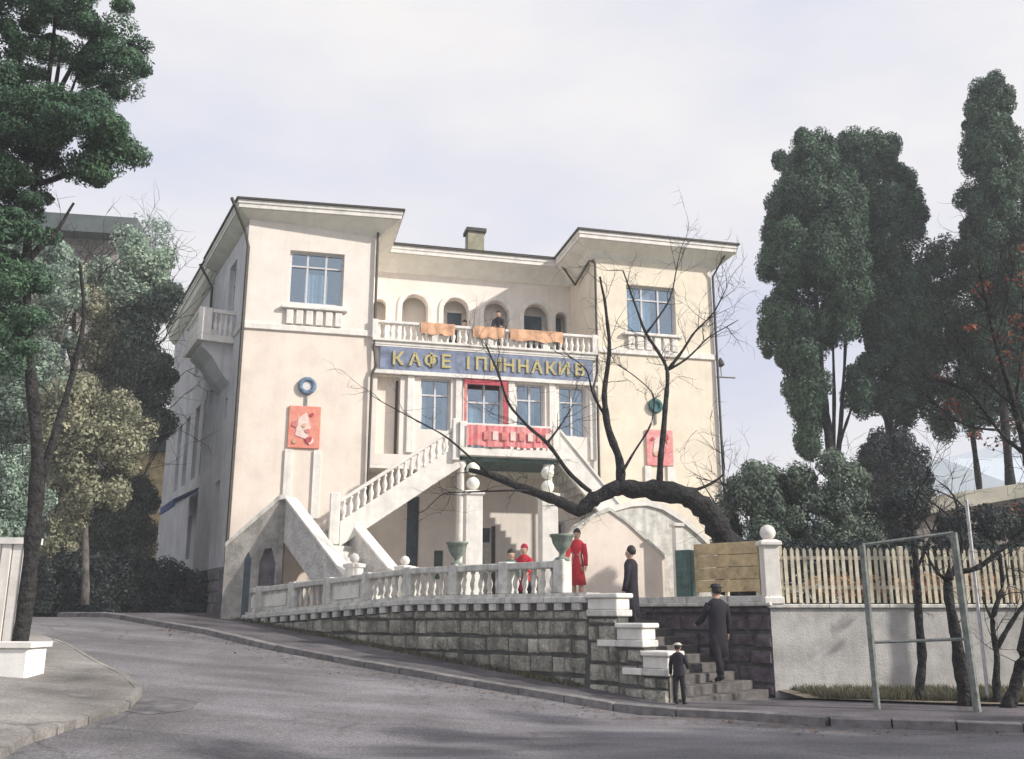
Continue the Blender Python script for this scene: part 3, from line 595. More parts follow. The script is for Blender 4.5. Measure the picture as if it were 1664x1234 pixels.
# side balcony
sb = MB().fbox(S, 1.1, 3.6, -1.12, -.002, 9.95, 10.15).build('balcony', M_white, bld)
MB().fbox(S, 1.1, 1.28, -1.12, -.72, 10.152, 11.02).build('balcony_post', M_white, sb, bevel=.01); MB().fbox(S, 1.1, 1.24, -.70, -.01, 10.88, 11.0).build('balcony_rail', M_white, sb)
MB().fbox(S, 1.3, 3.6, -1.12, -.98, 10.88, 11.0).build('balcony_rail', M_white, sb); MB().fbox(S, 3.4, 3.6, -.97, -.01, 10.152, 11.0).build('balcony_post', M_white, sb)
for k in range(4): inst('baluster', me_b2, sb, S(1.18, -.60+k*.16, 10.15), scale=(1.2, 1.2, 1.55))
for k in range(9): inst('baluster', me_b2, sb, S(1.5+k*.22, -1.05, 10.15), scale=(1.2, 1.2, 1.55))
mb = MB(); mb.prism([S(1.3, -.002, 8.7), S(1.3, -.25, 8.95), S(1.3, -.6, 9.5), S(1.3, -.95, 9.8), S(1.3, -.95, 9.948), S(1.3, -.002, 9.948)], SD*2.1); mb.build('balcony_corbel', M_side, sb)
# drainpipes
def pipe(pts, r=.05): MB().tube(pts, r, 6).build('drainpipe', M_metal, bld)
pipe([F(TL0-.55, -.75, 14.1), F(TL0-.1, -.12, 13.3), F(TL0+.02, -.09, 12.8), F(TL0+.02, -.12, 3)], .055)
pipe([F(TL1+.06, -.1, 13.9), F(TL1+.06, -.1, 9.8), F(TL1+.14, -.12, 9.2), F(TL1+.02, -.12, 8.9), F(TL1+.02, -.1, 5)], .045)
pipe([F(TR0-.62, 2.0, 14.0), F(TR0-.12, 1.9, 13.2), F(TR0-.10, .3, 13.55), F(TR0-.04, -.10, 13.3), F(TR0-.04, -.10, 9.5), F(TR0-.2, -.12, 8.9), F(TR0-.06, -.1, 8.5), F(TR0-.06, -.1, 2.2)], .045)
pipe([F(TR1+.4, -.5, 14.0), F(TR1+.04, -.08, 13.2), F(TR1+.04, -.08, 2.2)], .045)
pipe([S(5.5, -.6, 14.0), S(5.5, -.1, 13.2), S(5.5, -.08, 10.9)], .05)
# small bracket on the right wall
brk = MB().tube([F(TR1, .1, 9.6), F(TR1+.75, .05, 9.6)], .03, 6).build('lamp_bracket', M_steel, bld); MB().lathe(F(TR1+.25, .1, 10.05), [(.02, .25), (.12, .1), (.14, 0), (.05, -.08)], 10).build('lamp_shade', M_metal, brk)
MB().tube([F(TR1+.25, .08, 9.6), F(TR1+.25, .1, 10.05)], .02, 6).build('lamp_arm', M_steel, brk)

# balcony of the first floor
bal = MB().fbox(F, -2.1, 1.0, -2.1, .035, 6.14, 6.38).build('balcony', M_white, bld, bevel=.02)
MB().fbox(F, -2.0, .9, -1.9, -.05, 6.02, 6.138).build('balcony_soffit', M_green, bal)
MB().fbox(F, -2.0, .95, -2.08, -1.92, 7.0, 7.12).build('balcony_rail', M_white, bal, bevel=.01)
for k in range(14): inst('baluster', me_b2, bal, F(-1.8+k*.2, -2.0, 6.38), scale=(1.2, 1.2, 1.32))
for s in (-2.0, .85): MB().fbox(F, s-.1, s+.1, -2.1, -1.9, 6.382, 7.16).build('balcony_post', M_white, bal, bevel=.01)
for s in (-2.0, .7):
    MB().lathe(F(s, -1.75, 1.7), [(.17, 0), (.17, .2), (.13, .25), (.125, 2.2), (.105, 4.1), (.17, 4.2), (.17, 4.31)], 14).build('column', M_white, bal, smooth=True)

# ------------------------------------------------------------------ stairs of the terrace
def flight(root, pa, pb, width_vec, n, m):        # stair body from low point pa to high point pb (tread line), each step its own part
    pa = Vector(pa); pb = Vector(pb); d = (pb-pa); run = Vector((d.x, d.y, 0))/n; rise = d.z/n; wv = Vector(width_vec)
    for i in range(n):
        b = pa+run*i; zt_ = pa.z+rise*(i+1); lo = zt_-rise-.14
        p = [b, b+run*1.02, b+run*1.02+wv, b+wv]
        MB().box8([Vector((v.x, v.y, lo)) for v in p]+[Vector((v.x, v.y, zt_)) for v in p]).build('step', m, root)
def parapet(root, pa, pb, thick_vec, h0, h1, m, name='parapet', cap=True, balus=False):
    pa = Vector(pa); pb = Vector(pb); tv = Vector(thick_vec)
    def slab(z0, z1, out=0, nm=name, mm=m):
        e = tv.normalized()*out; a = pa-e; b = pb-e; t2 = tv+e*2
        return MB().box8([a+Vector((0, 0, z0)), b+Vector((0, 0, z0)), b+t2+Vector((0, 0, z0)), a+t2+Vector((0, 0, z0)), a+Vector((0, 0, z1)), b+Vector((0, 0, z1)), b+t2+Vector((0, 0, z1)), a+t2+Vector((0, 0, z1))]).build(nm, mm, root, bevel=.012)
    if balus:
        slab(-.55, .16, 0); slab(h1-.12, h1, .03, 'rail', M_white); n = int((pb-pa).length/.22)
        for k in range(n):
            t = (k+.5)/n; inst('baluster', me_b2, root, pa.lerp(pb, t)+tv*.5+Vector((0, 0, .15)), scale=(1.25, 1.25, (h1-.12-.14)/.47))
    else:
        slab(h0, h1-.1, 0); slab(h1-.098, h1, .05, 'parapet_cap', M_white)
ls = empty('left_stair', F(-5, -2, 1.8), 'white dog-leg terrace stair climbing in front of the left tower', 'stair')
# lower flight, running with the street wall
P_lo = Vector((-4.0, 24.55, 1.75)); P_hi = Vector((-6.15, 26.72, 4.0)); WV = Vector((.98, 1.02, 0)); WN = WV.normalized()
flight(ls, P_lo, P_hi, WV, 13, M_trimw)
parapet(ls, P_lo-WN*.24, P_hi-WN*.24, WN*.30, -.45, .82, M_pebble)
parapet(ls, P_lo+WV, P_hi+WV, WN*.30, -.45, .82, M_pebble)
for q_ in (P_lo-WN*.12, P_lo+WV+WN*.12):
    o_ = (P_lo-P_hi); o_.z = 0; o_.normalize(); MB().lathe(q_+o_*.15, [(.17, -.1), (.17, 1.0), (.21, 1.02), (.21, 1.1), (.05, 1.14)], sq=LA).build('newel', M_white, ls, bevel=.01)
    MB().lathe(q_+o_*.15+Vector((0, 0, 1.14)), [(.04, 0), (.11, .04), (.13, .12), (.09, .2), (.01, .24)], 12).build('ball', M_white, ls, smooth=True)
# landing
LP = [P_hi-WN*.24, P_hi+WV+WN*.1, F(-5.3, -.95, 4.0), F(-5.6, -.02, 4.0), F(-7.3, -.02, 4.0)]
MB().prism([Vector((p.x, p.y, 3.82)) for p in LP], (0, 0, .2)).build('landing', M_trimw, ls)
# solid wall with sloped top running down to the left of the landing
P1 = P_hi-WN*.24; P0 = F(-8.5, -1.55, 0); dv = Vector((P1.x-P0.x, P1.y-P0.y, 0)); dn = Vector((-dv.y, dv.x, 0)).normalized()
def Wl(t, o, z): return Vector((P0.x, P0.y, 0))+dv*t+dn*o+Vector((0, 0, z))
def polywall(fr, pts, m, thick, name, root, holes=()):
    MB().prism([fr(a, 0, z) for a, z in pts], fr(0, thick, 0)-fr(0, 0, 0)).build(name, m, root)
polywall(Wl, [(0, 1.3), (.34, 1.3), (.34, 3.1), (.40, 3.3), (.46, 3.1), (.46, 1.3), (.60, 1.3), (.60, 3.0), (.68, 3.38), (.80, 3.4), (.88, 3.0), (.88, 1.3), (1.0, 1.3), (1.0, 4.75), (.9, 4.72), (0, 3.42)], M_rough, .3, 'landing_wall', ls)
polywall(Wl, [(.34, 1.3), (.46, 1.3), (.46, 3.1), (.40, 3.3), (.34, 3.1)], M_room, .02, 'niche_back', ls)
MB().prism([Wl(.0, -.06, 3.42), Wl(.9, -.06, 4.722), Wl(1.0, -.06, 4.752), Wl(1.0, -.06, 4.87), Wl(.88, -.06, 4.85), Wl(0, -.06, 3.54)], dn*.42).build('parapet_cap', M_trimw, ls)
MB().prism([Wl(.6, .25, 1.3), Wl(.88, .25, 1.3), Wl(.88, .25, 3.4), Wl(.6, .25, 3.4)], dn*.02).build('arch_back', M_dstone, ls)
# upper flight along the facade
A0 = F(-5.45, -1.9, 4.0); B0 = F(-2.05, -1.9, 6.36)
flight(ls, F(-5.45, -1.72, 4.0), F(-2.05, -1.72, 6.36), FN*1.66, 14, M_trimw)
parapet(ls, A0, B0, FN*.17, 0, .8, M_white, balus=True)
MB().fbox(F, -5.75, -5.47, -2.0, -1.7, 3.5, 4.95).build('newel', M_white, ls, bevel=.02); MB().fbox(F, -2.3, -2.11, -2.02, -1.78, 6.0, 7.25).build('newel', M_white, ls, bevel=.02)

rs = empty('right_stair', F(3, -2, 1.8), 'pale curved-top terrace stair in front of the right tower behind the bare tree', 'stair')
A1 = F(2.7, -1.9, 4.35); B1 = F(1.02, -1.9, 6.36)
flight(rs, F(2.95, -1.72, 4.1), F(1.02, -1.72, 6.36), FN*1.66, 11, M_trimw)
parapet(rs, F(2.95, -1.9, 4.1), B1, FN*.17, -.35, .75, M_white)
# curved wall: cream gable in front, white capped curve behind
polywall(lambda s, o, z: F(s, -2.75+o, z), [(.75, 1.5), (.75, 3.55), (1.2, 3.98), (1.8, 4.4), (2.25, 4.55), (2.8, 4.2), (3.9, 3.25), (3.9, 1.5)], M_peach, .3, 'gable_wall', rs)
curve = [(1.3, 4.15), (1.9, 4.5), (2.5, 4.76), (3.1, 4.93), (3.6, 4.97), (4.1, 4.85), (4.7, 4.5), (5.2, 4.12), (5.6, 3.75), (5.75, 3.3)]
polywall(lambda s, o, z: F(s, -2.35+o, z), [(1.3, 1.5)]+[(a, b-.18) for a, b in curve]+[(5.75, 1.5)], M_trimw, .3, 'curved_wall', rs)
lo = [(a, b-.178) for a, b in curve]
MB().prism([F(a, -2.42, z) for a, z in curve]+[F(a, -2.42, z) for a, z in lo[::-1]], FN*.46).build('curved_cap', M_white, rs)
cap2 = [(.72, 3.6), (1.2, 4.06), (1.8, 4.48), (2.25, 4.66), (2.82, 4.28), (3.95, 3.3)]
MB().prism([F(a, -2.80, z) for a, z in cap2]+[F(a, -2.80, z-.10) for a, z in cap2[::-1]], FN*.38).build('gable_cap', M_trimw, rs)
MB().prism([F(2.2, -2.1, 1.5), F(5.7, -2.1, 1.5), F(5.7, -2.1, 3.2), F(4.2, -2.1, 4.1), F(2.2, -2.1, 4.1)], FN*2.05).build('stair_mass', M_trimw, rs)
pp = empty('gate_pillar', F(4.2, -3.2, 1.8), 'slim white pillar right of the gabled stair wall', 'pillar')
MB().fbox(F, 4.05, 4.28, -3.3, -3.05, 1.8, 4.1).build('shaft', M_white, pp, bevel=.01); MB().fbox(F, 4.0, 4.33, -3.35, -3.0, 4.102, 4.2).build('cap', M_white, pp, bevel=.01)

# lamp pillars
def lamp_pillar(s, d, label, gl):
    r = empty('lamp_pillar', F(s, d, 1.8), label, 'lamp pillar', 'white pillars with globe lamps before the porch')
    MB().lathe(F(s, d, 0), [(.30, 1.6), (.30, 1.95), (.24, 2.0), (.235, 4.85), (.29, 4.9), (.29, 4.98), (.1, 5.03)], sq=FA).build('shaft', M_white, r, bevel=.01)
    MB().tube([F(s, d, 5.0), F(s, d, gl[-1])], .03, 8).build('stem', M_steel, r)
    for z in gl:
        prof = [(max(.004, .19*math.sin(math.pi*i/10)), -.19*math.cos(math.pi*i/10)) for i in range(11)]
        MB().lathe(F(s, d, z), prof, 16).build('globe', M_globe, r, smooth=True)
lamp_pillar(-1.84, -2.8, 'square white pillar carrying two stacked globe lamps left of the porch door', (5.22, 5.64))
lamp_pillar(.36, -2.8, 'square white pillar with globe lamps right of the porch door', (5.2, 5.6))
# urns on the street balustrade
def urn(q, label):
    b = Lz(q)+.80; r = empty('stone_urn', L(q, .15, b), label, 'urn', 'urns on the street balustrade')
    MB().lathe(L(q, .15, b), [(.15, .002), (.15, .05), (.06, .09), (.05, .14), (.12, .22), (.19, .34), (.22, .46), (.25, .48), (.25, .52), (.19, .52)], 16).build('bowl', mat('urn_stone', (.22, .26, .22), .9, .2, 6), r, smooth=True)
urn(5.51, 'grey green stone urn on the balustrade left of the porch door'); urn(2.51, 'grey green stone urn on the balustrade beside the woman in red')

# ------------------------------------------------------------------ sign, banners, posters
def text(body, size, m, parent, pos, rx=math.pi/2, rz=FA, name='letter', ext=.02, fat=.012):
    cu = bpy.data.curves.new(name, 'FONT'); cu.body = body; cu.size = size; cu.extrude = ext; cu.offset = fat; cu.align_x = 'CENTER'; cu.resolution_u = 2
    tmp = bpy.data.objects.new('tmp', cu); COL.objects.link(tmp); bpy.context.view_layer.update()
    me = bpy.data.meshes.new_from_object(tmp.evaluated_get(bpy.context.evaluated_depsgraph_get())); bpy.data.objects.remove(tmp); me.materials.clear(); me.materials.append(m)
    o = bpy.data.objects.new(name, me); link(o, parent, pos); o.rotation_euler = (rx, 0, rz); return o
sg = empty('cafe_sign', F(-.8, -.05, 9.1), 'long blue sign board with yellow letters below the arched loggia', 'sign')
MB().fbox(F, -4.3, 2.75, -.09, .0, 9.11, 9.855).build('board', M_blue, sg)
LET = [('К', -3.75), ('А', -3.20), ('Ф', -2.68), ('Е', -2.20), ('I', -1.48), ('П', -1.05), ('И', -.57), ('Н', -.13), ('Н', .35), ('А', .82), ('К', 1.28), ('И', 1.74), ('В', 2.28)]
for ch, s in LET: text(ch, .58, M_gold, sg, F(s, -.11, 9.28))
bn = empty('red_banner', F(-.5, -2.16, 6.4), 'faded red cloth banner hung on the front of the first floor balcony', 'banner')
mb = MB(); vs = []; n = 40
for k in range(n+1):
    s = -1.9+2.55*k/n; o = -2.15+.018*math.sin(k*.9)+.01*math.sin(k*2.3); vs += [F(s, o, 6.43+.02*math.sin(k*.4)), F(s, o*.999, 7.05), F(s, o+.012, 7.05), F(s, o+.012, 6.43+.02*math.sin(k*.4))]
mb.add(vs, [(4*k+j, 4*k+4+j, 4*k+4+(j+1) % 4, 4*k+(j+1) % 4) for k in range(n) for j in range(4)]); mb.build('cloth', mat('banner_faded_red', (.60, .16, .17), .85, .25, 5, .1, 30, col2=(.70, .38, .36)), bn)
for k, s in enumerate([-1.4+.27*i for i in range(8)]): MB().fbox(F, s, s+.16, -2.19, -2.176, 6.62, 6.88).build('painted_figure', M_wtext if k % 2 else M_pink, bn)
rf = empty('red_door_frame', F(-.9, -.05, 6.4), 'red painted frame round the middle first floor door', 'frame')
MB().fbox(F, -1.58, -.18, -.08, -.035, 8.80, 8.97).build('top_bar', M_red, rf); MB().fbox(F, -.30, -.18, -.08, -.035, 6.5, 8.798).build('side_bar', M_red, rf); MB().fbox(F, -1.58, -1.50, -.08, -.035, 6.5, 8.798).build('side_bar', M_pink, rf)
def poster(s, z0, w, h, label, m, zc):
    r = empty('wall_poster', F(s, -.05, z0), label, 'poster')
    MB().fbox(F, s-w/2, s+w/2, -.07, -.002, z0, z0+h).build('panel', m, r, bevel=.01)
    mb = MB(); pts = [(s-w*.28, z0+h*.3), (s+w*.1, z0+h*.2), (s+w*.2, z0+h*.5), (s+w*.05, z0+h*.85), (s-w*.2, z0+h*.7)]
    mb.prism([F(a, -.085, b) for a, b in pts], FN*.012).build('pale_motif', M_wtext, r)
    for k in range(7):
        cx = s+random.uniform(-.34, .34)*w; cz = z0+random.uniform(.12, .88)*h; rr = random.uniform(.05, .13)
        MB().prism([F(cx+rr*math.cos(a)*random.uniform(.6, 1.2), -.096-.002*k, cz+rr*math.sin(a)*random.uniform(.6, 1.3)) for a in [2*math.pi*i/7 for i in range(7)]], FN*(.01)).build('painted_patch', (M_pink, M_orange, M_red, M_wtext)[k % 4], r)
    return r
p1 = poster(-6.52, 6.5, .95, 1.3, 'red square wall panel with pale motif on the left tower', mat('poster_red', (.60, .20, .15), .8, .3, 5, .1, 30, col2=(.72, .36, .28)), 0)
MB().fbox(F, -7.05, -6.83, -.06, -.002, 4.4, 6.45).build('white_strip', M_white, p1); MB().fbox(F, -6.2, -5.98, -.06, -.002, 4.4, 6.45).build('white_strip', M_white, p1)
def wreath(s, z, R, label, m):
    r = empty('round_emblem', F(s, -.03, z), label, 'emblem'); mb = MB(); n = 24; k = 8; vs = []
    for i in range(n):
        a = 2*math.pi*i/n
        for j in range(k):
            b = 2*math.pi*j/k; rr = R*.72+R*.26*math.cos(b); vs.append(F(s+rr*math.cos(a), -.062+.055*math.sin(b), z+rr*math.sin(a)))
    mb.add(vs, [(i*k+j, ((i+1) % n)*k+j, ((i+1) % n)*k+(j+1) % k, i*k+(j+1) % k) for i in range(n) for j in range(k)]); mb.build('ring', m, r, smooth=True)
    mb = MB(); mb.prism([F(s+R*.6*math.cos(a), -.06, z+R*.6*math.sin(a)) for a in [2*math.pi*i/20 for i in range(20)]], FN*.055); mb.build('disc', M_curtain if s < 0 else m, r)
    MB().fbox(F, s-.03, s+.03, -.05, -.004, z-R-.35, z-R*.98).build('ribbon', M_steel, r)
wreath(-6.50, 8.44, .29, 'round blue grey emblem above the red panel on the left tower', mat('emblem_blue', (.16, .24, .34), .7, .25, 8))
p2 = poster(5.05, 6.4, .95, 1.2, 'red wall panel half hidden by branches on the right tower', mat('poster_crimson', (.60, .20, .20), .8, .3, 5, .1, 30, col2=(.72, .45, .42)), 0)
wreath(4.95, 8.42, .27, 'round dark green emblem above the red panel on the right tower', mat('emblem_green', (.06, .16, .16), .7, .25, 8))
MB().fbox(F, 4.5, 4.72, -.06, -.002, 5.6, 6.38).build('white_strip', M_white, p2); MB().fbox(F, 5.3, 5.55, -.06, -.002, 5.6, 6.38).build('white_strip', M_white, p2)
for i, (a, b, lab) in enumerate(((-3.05, -1.95, 'leftmost orange cloth on the loggia balustrade'), (-1.35, -.3, 'middle orange cloth on the loggia balustrade'), (-.1, 1.7, 'longest orange cloth at the right of the loggia balustrade'))):
    mb = MB(); n = 14; vs = []
    for k in range(n+1):
        s = a+(b-a)*k/n; o = -.20+.012*math.sin(k*1.3+i); zb = 10.33+.03*math.sin(k+i); vs += [F(s, o, zb), F(s, o, 10.715), F(s, .02, 10.73), F(s, .05, 10.45)]
    mb.add(vs, [(4*k+j, 4*k+4+j, 4*k+5+j, 4*k+1+j) for k in range(n) for j in range(3)]); mb.build('orange_cloth', M_orange, label=lab, cat='cloth', group='orange cloths on the loggia balustrade')
aw = empty('blue_awning', S(7.5, -.4, 5.6), 'blue awning on the street side of the villa', 'awning')
MB().prism([S(5.9, .14, 6.0), S(5.9, -.75, 5.5), S(5.9, -.75, 5.25), S(5.9, -.70, 5.25), S(5.9, -.70, 5.46), S(5.9, .14, 5.92)], SD*3.2).build('canopy', M_blueawn, aw)

# ------------------------------------------------------------------ steel frame before the front wall
fr_ = empty('steel_frame', (6.7, 16.1, .1), 'tall grey steel pipe frame on the pavement before the front wall', 'frame')
def polepts(a, b, Y0, Y1): pa = at(*a, Y0); pb = at(*b, Y1); return pa, pb
a0, a1 = at(1427, 1165, 16.3), at(1401, 886, 16.3); b0, b1 = at(1590, 1171, 15.85), at(1549, 866, 15.85); a0.z = .1; b0.z = .1
MB().tube([a0, a1], .055, 8).build('post', M_steel, fr_); MB().tube([b0, b1], .065, 8).build('post', M_steel, fr_)
MB().tube([a1, b1], .03, 6).build('top_bar', M_steel, fr_); m0 = a0.lerp(a1, .40); m1 = b0.lerp(b1, .40); MB().tube([m0, m1], .028, 6).build('cross_bar', M_steel, fr_)
pc = empty('thin_pole', at(1600, 1150, 17.3), 'thin leaning white pole behind the steel frame', 'pole'); c0_, c1_ = at(1604, 1120, 17.3), at(1570, 812, 17.3); c0_.z = .2
MB().tube([c0_, c1_], .03, 6).build('shaft', M_frame, pc)

# white gate wall and low plinth at the left edge
gw = empty('white_gate_wall', (-9.4, 17.8, .8), 'white ribbed wall at the left edge behind the tree trunk', 'wall')
for k in range(7): MB().fbox(lambda a, b, c: Vector((a, b, c)), -9.02-k*.2-.17, -9.02-k*.2, 18.1+.02*(k % 2), 18.3, .6, 2.9+.0*k).build('board', M_white, gw)
MB().fbox(lambda a, b, c: Vector((a, b, c)), -10.6, -8.98, 18.05, 18.4, 2.902, 3.02).build('cap', M_white, gw)
lp = MB().fbox(lambda a, b, c: Vector((a, b, c)), -9.4, -7.3, 14.9, 15.5, .4, 1.12).build('white_plinth', mat('bright_limewash', (.85, .84, .80), .8, .05, 3), label='bright white block on the pavement at the left edge', cat='block', bevel=.03)
MB().fbox(lambda a, b, c: Vector((a, b, c)), -9.45, -7.25, 14.85, 15.55, 1.122, 1.2).build('cap', M_white, lp)

# neighbouring villa on the left behind the trees
nv = empty('neighbour_villa', (-25, 46, 2), 'tall dull villa with a dark eave behind the trees at left', 'building')
def NVf(a, b, c): return Vector((-19.9, 45, 0))+Vector((.985, .17, 0))*a+Vector((-.17, .985, 0))*b+Vector((0, 0, c))
MB().fbox(NVf, -14, 0, 0, 10, 0, 20.0).build('wall', M_farwall, nv); MB().fbox(NVf, -15, 1.0, -1, 11, 20.0, 20.9).build('roof', M_farroof, nv)
for a in (-12, -9, -6, -3):
    for z in (4.2, 8.8, 13.4, 17):
        w_ = MB().fbox(NVf, a, a+1.2, -.06, -.002, z, z+2).build('window', M_frame, nv); MB().fbox(NVf, a+.1, a+1.1, -.08, -.061, z+.1, z+1.9).build('pane', M_room, w_)
fv = empty('ochre_house', (-16, 44, 2), 'small ochre house seen between the trees up the street', 'building')
MB().fbox(lambda a, b, c: Vector((a, b, c)), -18.4, -14.4, 44, 50, 1, 9.0).build('wall', M_board, fv); MB().prism([(-18.8, 43.6, 9.0), (-14.0, 43.6, 9.0), (-16.4, 43.6, 10.4)], (0, 7, 0)).build('roof', M_farroof, fv)
# low house roof on the right behind the fence
rh = empty('low_house', (20, 36, 2), 'low house with a pale sloping roof edge behind the fence at far right', 'building')
MB().prism([at(1490, 905, 33), at(1490, 840, 33), at(1700, 795, 33), at(1760, 900, 33)], (0, 6, 0)).build('wall', M_farwall, rh)
MB().prism([at(1480, 840, 32.6), at(1480, 812, 32.6), at(1710, 778, 32.6), at(1710, 800, 32.6)], (0, 7, 0)).build('roof', mat('pale_roof', (.48, .46, .38), .9, .15, 1), rh)

# ------------------------------------------------------------------ trees
def in_poly(poly, x, z):
    c = False; j = len(poly)-1
    for i in range(len(poly)):
        (xi, zi), (xj, zj) = poly[i], poly[j]
        if (zi > z) != (zj > z) and x < (xj-xi)*(z-zi)/(zj-zi)+xi: c = not c
        j = i
    return c
def leaves(centers, radii, nleaf, size, up=.0, aspect=1.6, squash=(1, 1, 1)):
    """many small leaf faces through clumps; shells denser than cores"""
    C = np.repeat(np.array(centers), nleaf, 0); R = np.repeat(np.array(radii), nleaf); n = len(C)
    d = rng.normal(size=(n, 3)); d /= np.linalg.norm(d, axis=1)[:, None]; rad = R*rng.uniform(.25, 1, n)**.45
    P = C+d*rad[:, None]*np.array(squash)
    nrm = d+rng.normal(size=(n, 3))*.45; a = np.cross(nrm, rng.normal(size=(n, 3))); a[:, 2] += up*np.linalg.norm(a, axis=1); a /= np.linalg.norm(a, axis=1)[:, None]
    b = np.cross(a, nrm); b /= np.linalg.norm(b, axis=1)[:, None]
    s = size*rng.uniform(.6, 1.4, n)[:, None]; a = a*s*aspect; b = b*s
    V = np.stack([P-a*.5, P+b*.5, P+a*.5, P-b*.5], 1).reshape(-1, 3); Fq = np.arange(4*n).reshape(-1, 4); return V, Fq
def crown(tree, outline, Y, m, nclump, r, nleaf, size, depth=.9, up=0, squash=(1, 1, 1), name='crown', gap=0):
    """outline: silhouette of the real crown (photo pixels at distance Y); the crown gets its own depth"""
    poly = [(lambda v: (v.x, v.z))(at(px, py, Y)) for px, py in outline]
    xs = [p[0] for p in poly]; zs = [p[1] for p in poly]; cs = []; rs_ = []
    tries = 0
    while len(cs) < nclump and tries < 60000:
        tries += 1; x = random.uniform(min(xs), max(xs)); z = random.uniform(min(zs), max(zs))
        if not in_poly(poly, x, z): continue
        l = x; 
        while in_poly(poly, l, z) and x-l < 6: l -= .25
        rr = x
        while in_poly(poly, rr, z) and rr-x < 6: rr += .25
        hw = (rr-l)/2; t = (x-(l+rr)/2)/max(hw, .1); dep = hw*depth*math.sqrt(max(0, 1-t*t))
        y = Y+(random.uniform(-1, 1) if random.random() < .3 else random.choice((-1, -1, 1))*random.uniform(.6, 1))*dep
        rad = min(r*random.uniform(.55, 1.3), max(r*.42, .25+.75*min(x-l, rr-x)))
        if random.random() < .05: x += random.choice((-1, 1))*r*.25; z += random.uniform(-.4, .4)*r; rad = r*.4
        cs.append((x, y, z)); rs_.append(rad)
    V, Fq = leaves(cs, rs_, nleaf, size, up, 2.6 if nleaf > 600 else 1.6, squash=squash)
    me = arr_mesh(name, V, Fq, m); o = bpy.data.objects.new(name, me); link(o, tree, WL[tree.name]); o.data.transform(Matrix.Translation(-WL[tree.name])); o['kind'] = 'stuff'; return cs
def limb(tree, pts, r0, r1, m, name='trunk', sides=8, wob=.0):
    P = []; n = 5
    for i in range(len(pts)-1):
        for k in range(n): P.append(Vector(pts[i]).lerp(Vector(pts[i+1]), k/n)+Vector((random.uniform(-wob, wob), random.uniform(-wob, wob), random.uniform(-wob, wob))))
    P.append(Vector(pts[-1])); N = len(P); 
    # smooth
    for _ in range(3): P = [P[0]]+[(P[i-1]+P[i]*2+P[i+1])/4 for i in range(1, N-1)]+[P[-1]]
    R = [(r0+(r1-r0)*(i/(N-1))**.8)*random.uniform(.84, 1.16) for i in range(N)]
    MB().tube(P, R, sides).build(name, m, tree, smooth=True); return P
def pl_(pts, Y): return [at(a, b, Y) if not isinstance(Y, (list, tuple)) else at(a, b, Y[i]) for i, (a, b) in enumerate(pts)]
def twigs(tree, starts, m, n, length, r=.012, levels=2, up=.35, kind=True, spread=.9):
    mb = MB()
    def grow(p, d, ln, rad, lv):
        pts = [p]; q = Vector(p); dd = Vector(d)
        for _ in range(4):
            dd = (dd+Vector((random.gauss(0, .22), random.gauss(0, .22), random.gauss(0, .18)+up*.12))).normalized(); q = q+dd*ln/4; pts.append(q.copy())
        mb.tube(pts, [rad, rad*.85, rad*.7, rad*.5, rad*.3], 4, cap=False)
        if lv > 0:
            for _ in range(3):
                i = random.randint(1, 4); nd = (dd+Vector((random.gauss(0, spread), random.gauss(0, spread), random.gauss(.1, spread)))).normalized(); grow(pts[i], nd, ln*.62, rad*.6, lv-1)
    for _ in range(n):
        p, d = random.choice(starts); grow(p, (d+Vector((random.gauss(0, .6), random.gauss(0, .6), random.gauss(0, .5)))).normalized(), length*random.uniform(.5, 1.2), r, levels)
    o = mb.build('twigs', m, tree); o['kind'] = 'stuff'; return o
def ends(P): return [(P[i], (P[i]-P[max(i-1, 0)]).normalized() if i else Vector((0, 0, 1))) for i in range(len(P)//3, len(P))]

# --- bare tree across the facade
bt = empty('bare_tree', (5.0, 22.6, 1.8), 'old leafless tree with a thick arching trunk in front of the right tower', 'tree')
T1 = pl_([(1188, 965), (1190, 905), (1178, 870), (1148, 828), (1112, 802), (1060, 797), (1010, 792)], [22.6, 22.6, 22.5, 22.3, 22.1, 22, 22]); T1 += pl_([(970, 806), (942, 832), (905, 815), (860, 796), (810, 778), (762, 764)], 22)
B0_ = limb(bt, T1, .38, .06, M_bark, sides=12, wob=.07)
B = [B0_[20:]]
B.append(limb(bt, pl_([(1010, 790), (1006, 740), (985, 690), (982, 640), (992, 570), (985, 500), (975, 450)], [22, 22, 21.9, 21.8, 21.7, 21.6, 21.5]), .12, .025, M_bark, 'branch', wob=.04))
B.append(limb(bt, pl_([(1072, 797), (1073, 740), (1080, 680), (1086, 610), (1082, 592), (1048, 540), (1030, 490), (1012, 440)], [22, 22, 22.1, 22.2, 22.2, 22.2, 22.3, 22.3]), .085, .018, M_bark, 'branch', wob=.02))
B.append(limb(bt, pl_([(1086, 600), (1110, 570), (1128, 540), (1160, 510), (1180, 470)], 22.2), .045, .012, M_bark, 'branch', wob=.02))
B.append(limb(bt, pl_([(1086, 602), (1122, 580), (1150, 548), (1200, 520)], 22.4), .035, .01, M_bark, 'branch', wob=.02))
B.append(limb(bt, pl_([(1048, 545), (1075, 510), (1092, 480), (1100, 430), (1108, 400)], 22.2), .03, .008, M_bark, 'branch', wob=.02))
B.append(limb(bt, pl_([(960, 800), (925, 770), (890, 720), (860, 695), (826, 660), (810, 610), (790, 560)], [22, 21.9, 21.8, 21.7, 21.6, 21.5, 21.4]), .06, .02, M_bark, 'branch', wob=.02))
B.append(limb(bt, pl_([(888, 722), (905, 700), (928, 665)], 21.8), .035, .012, M_bark, 'branch'))
B.append(limb(bt, pl_([(985, 680), (962, 640), (955, 600), (920, 575)], 21.9), .035, .01, M_bark, 'branch'))
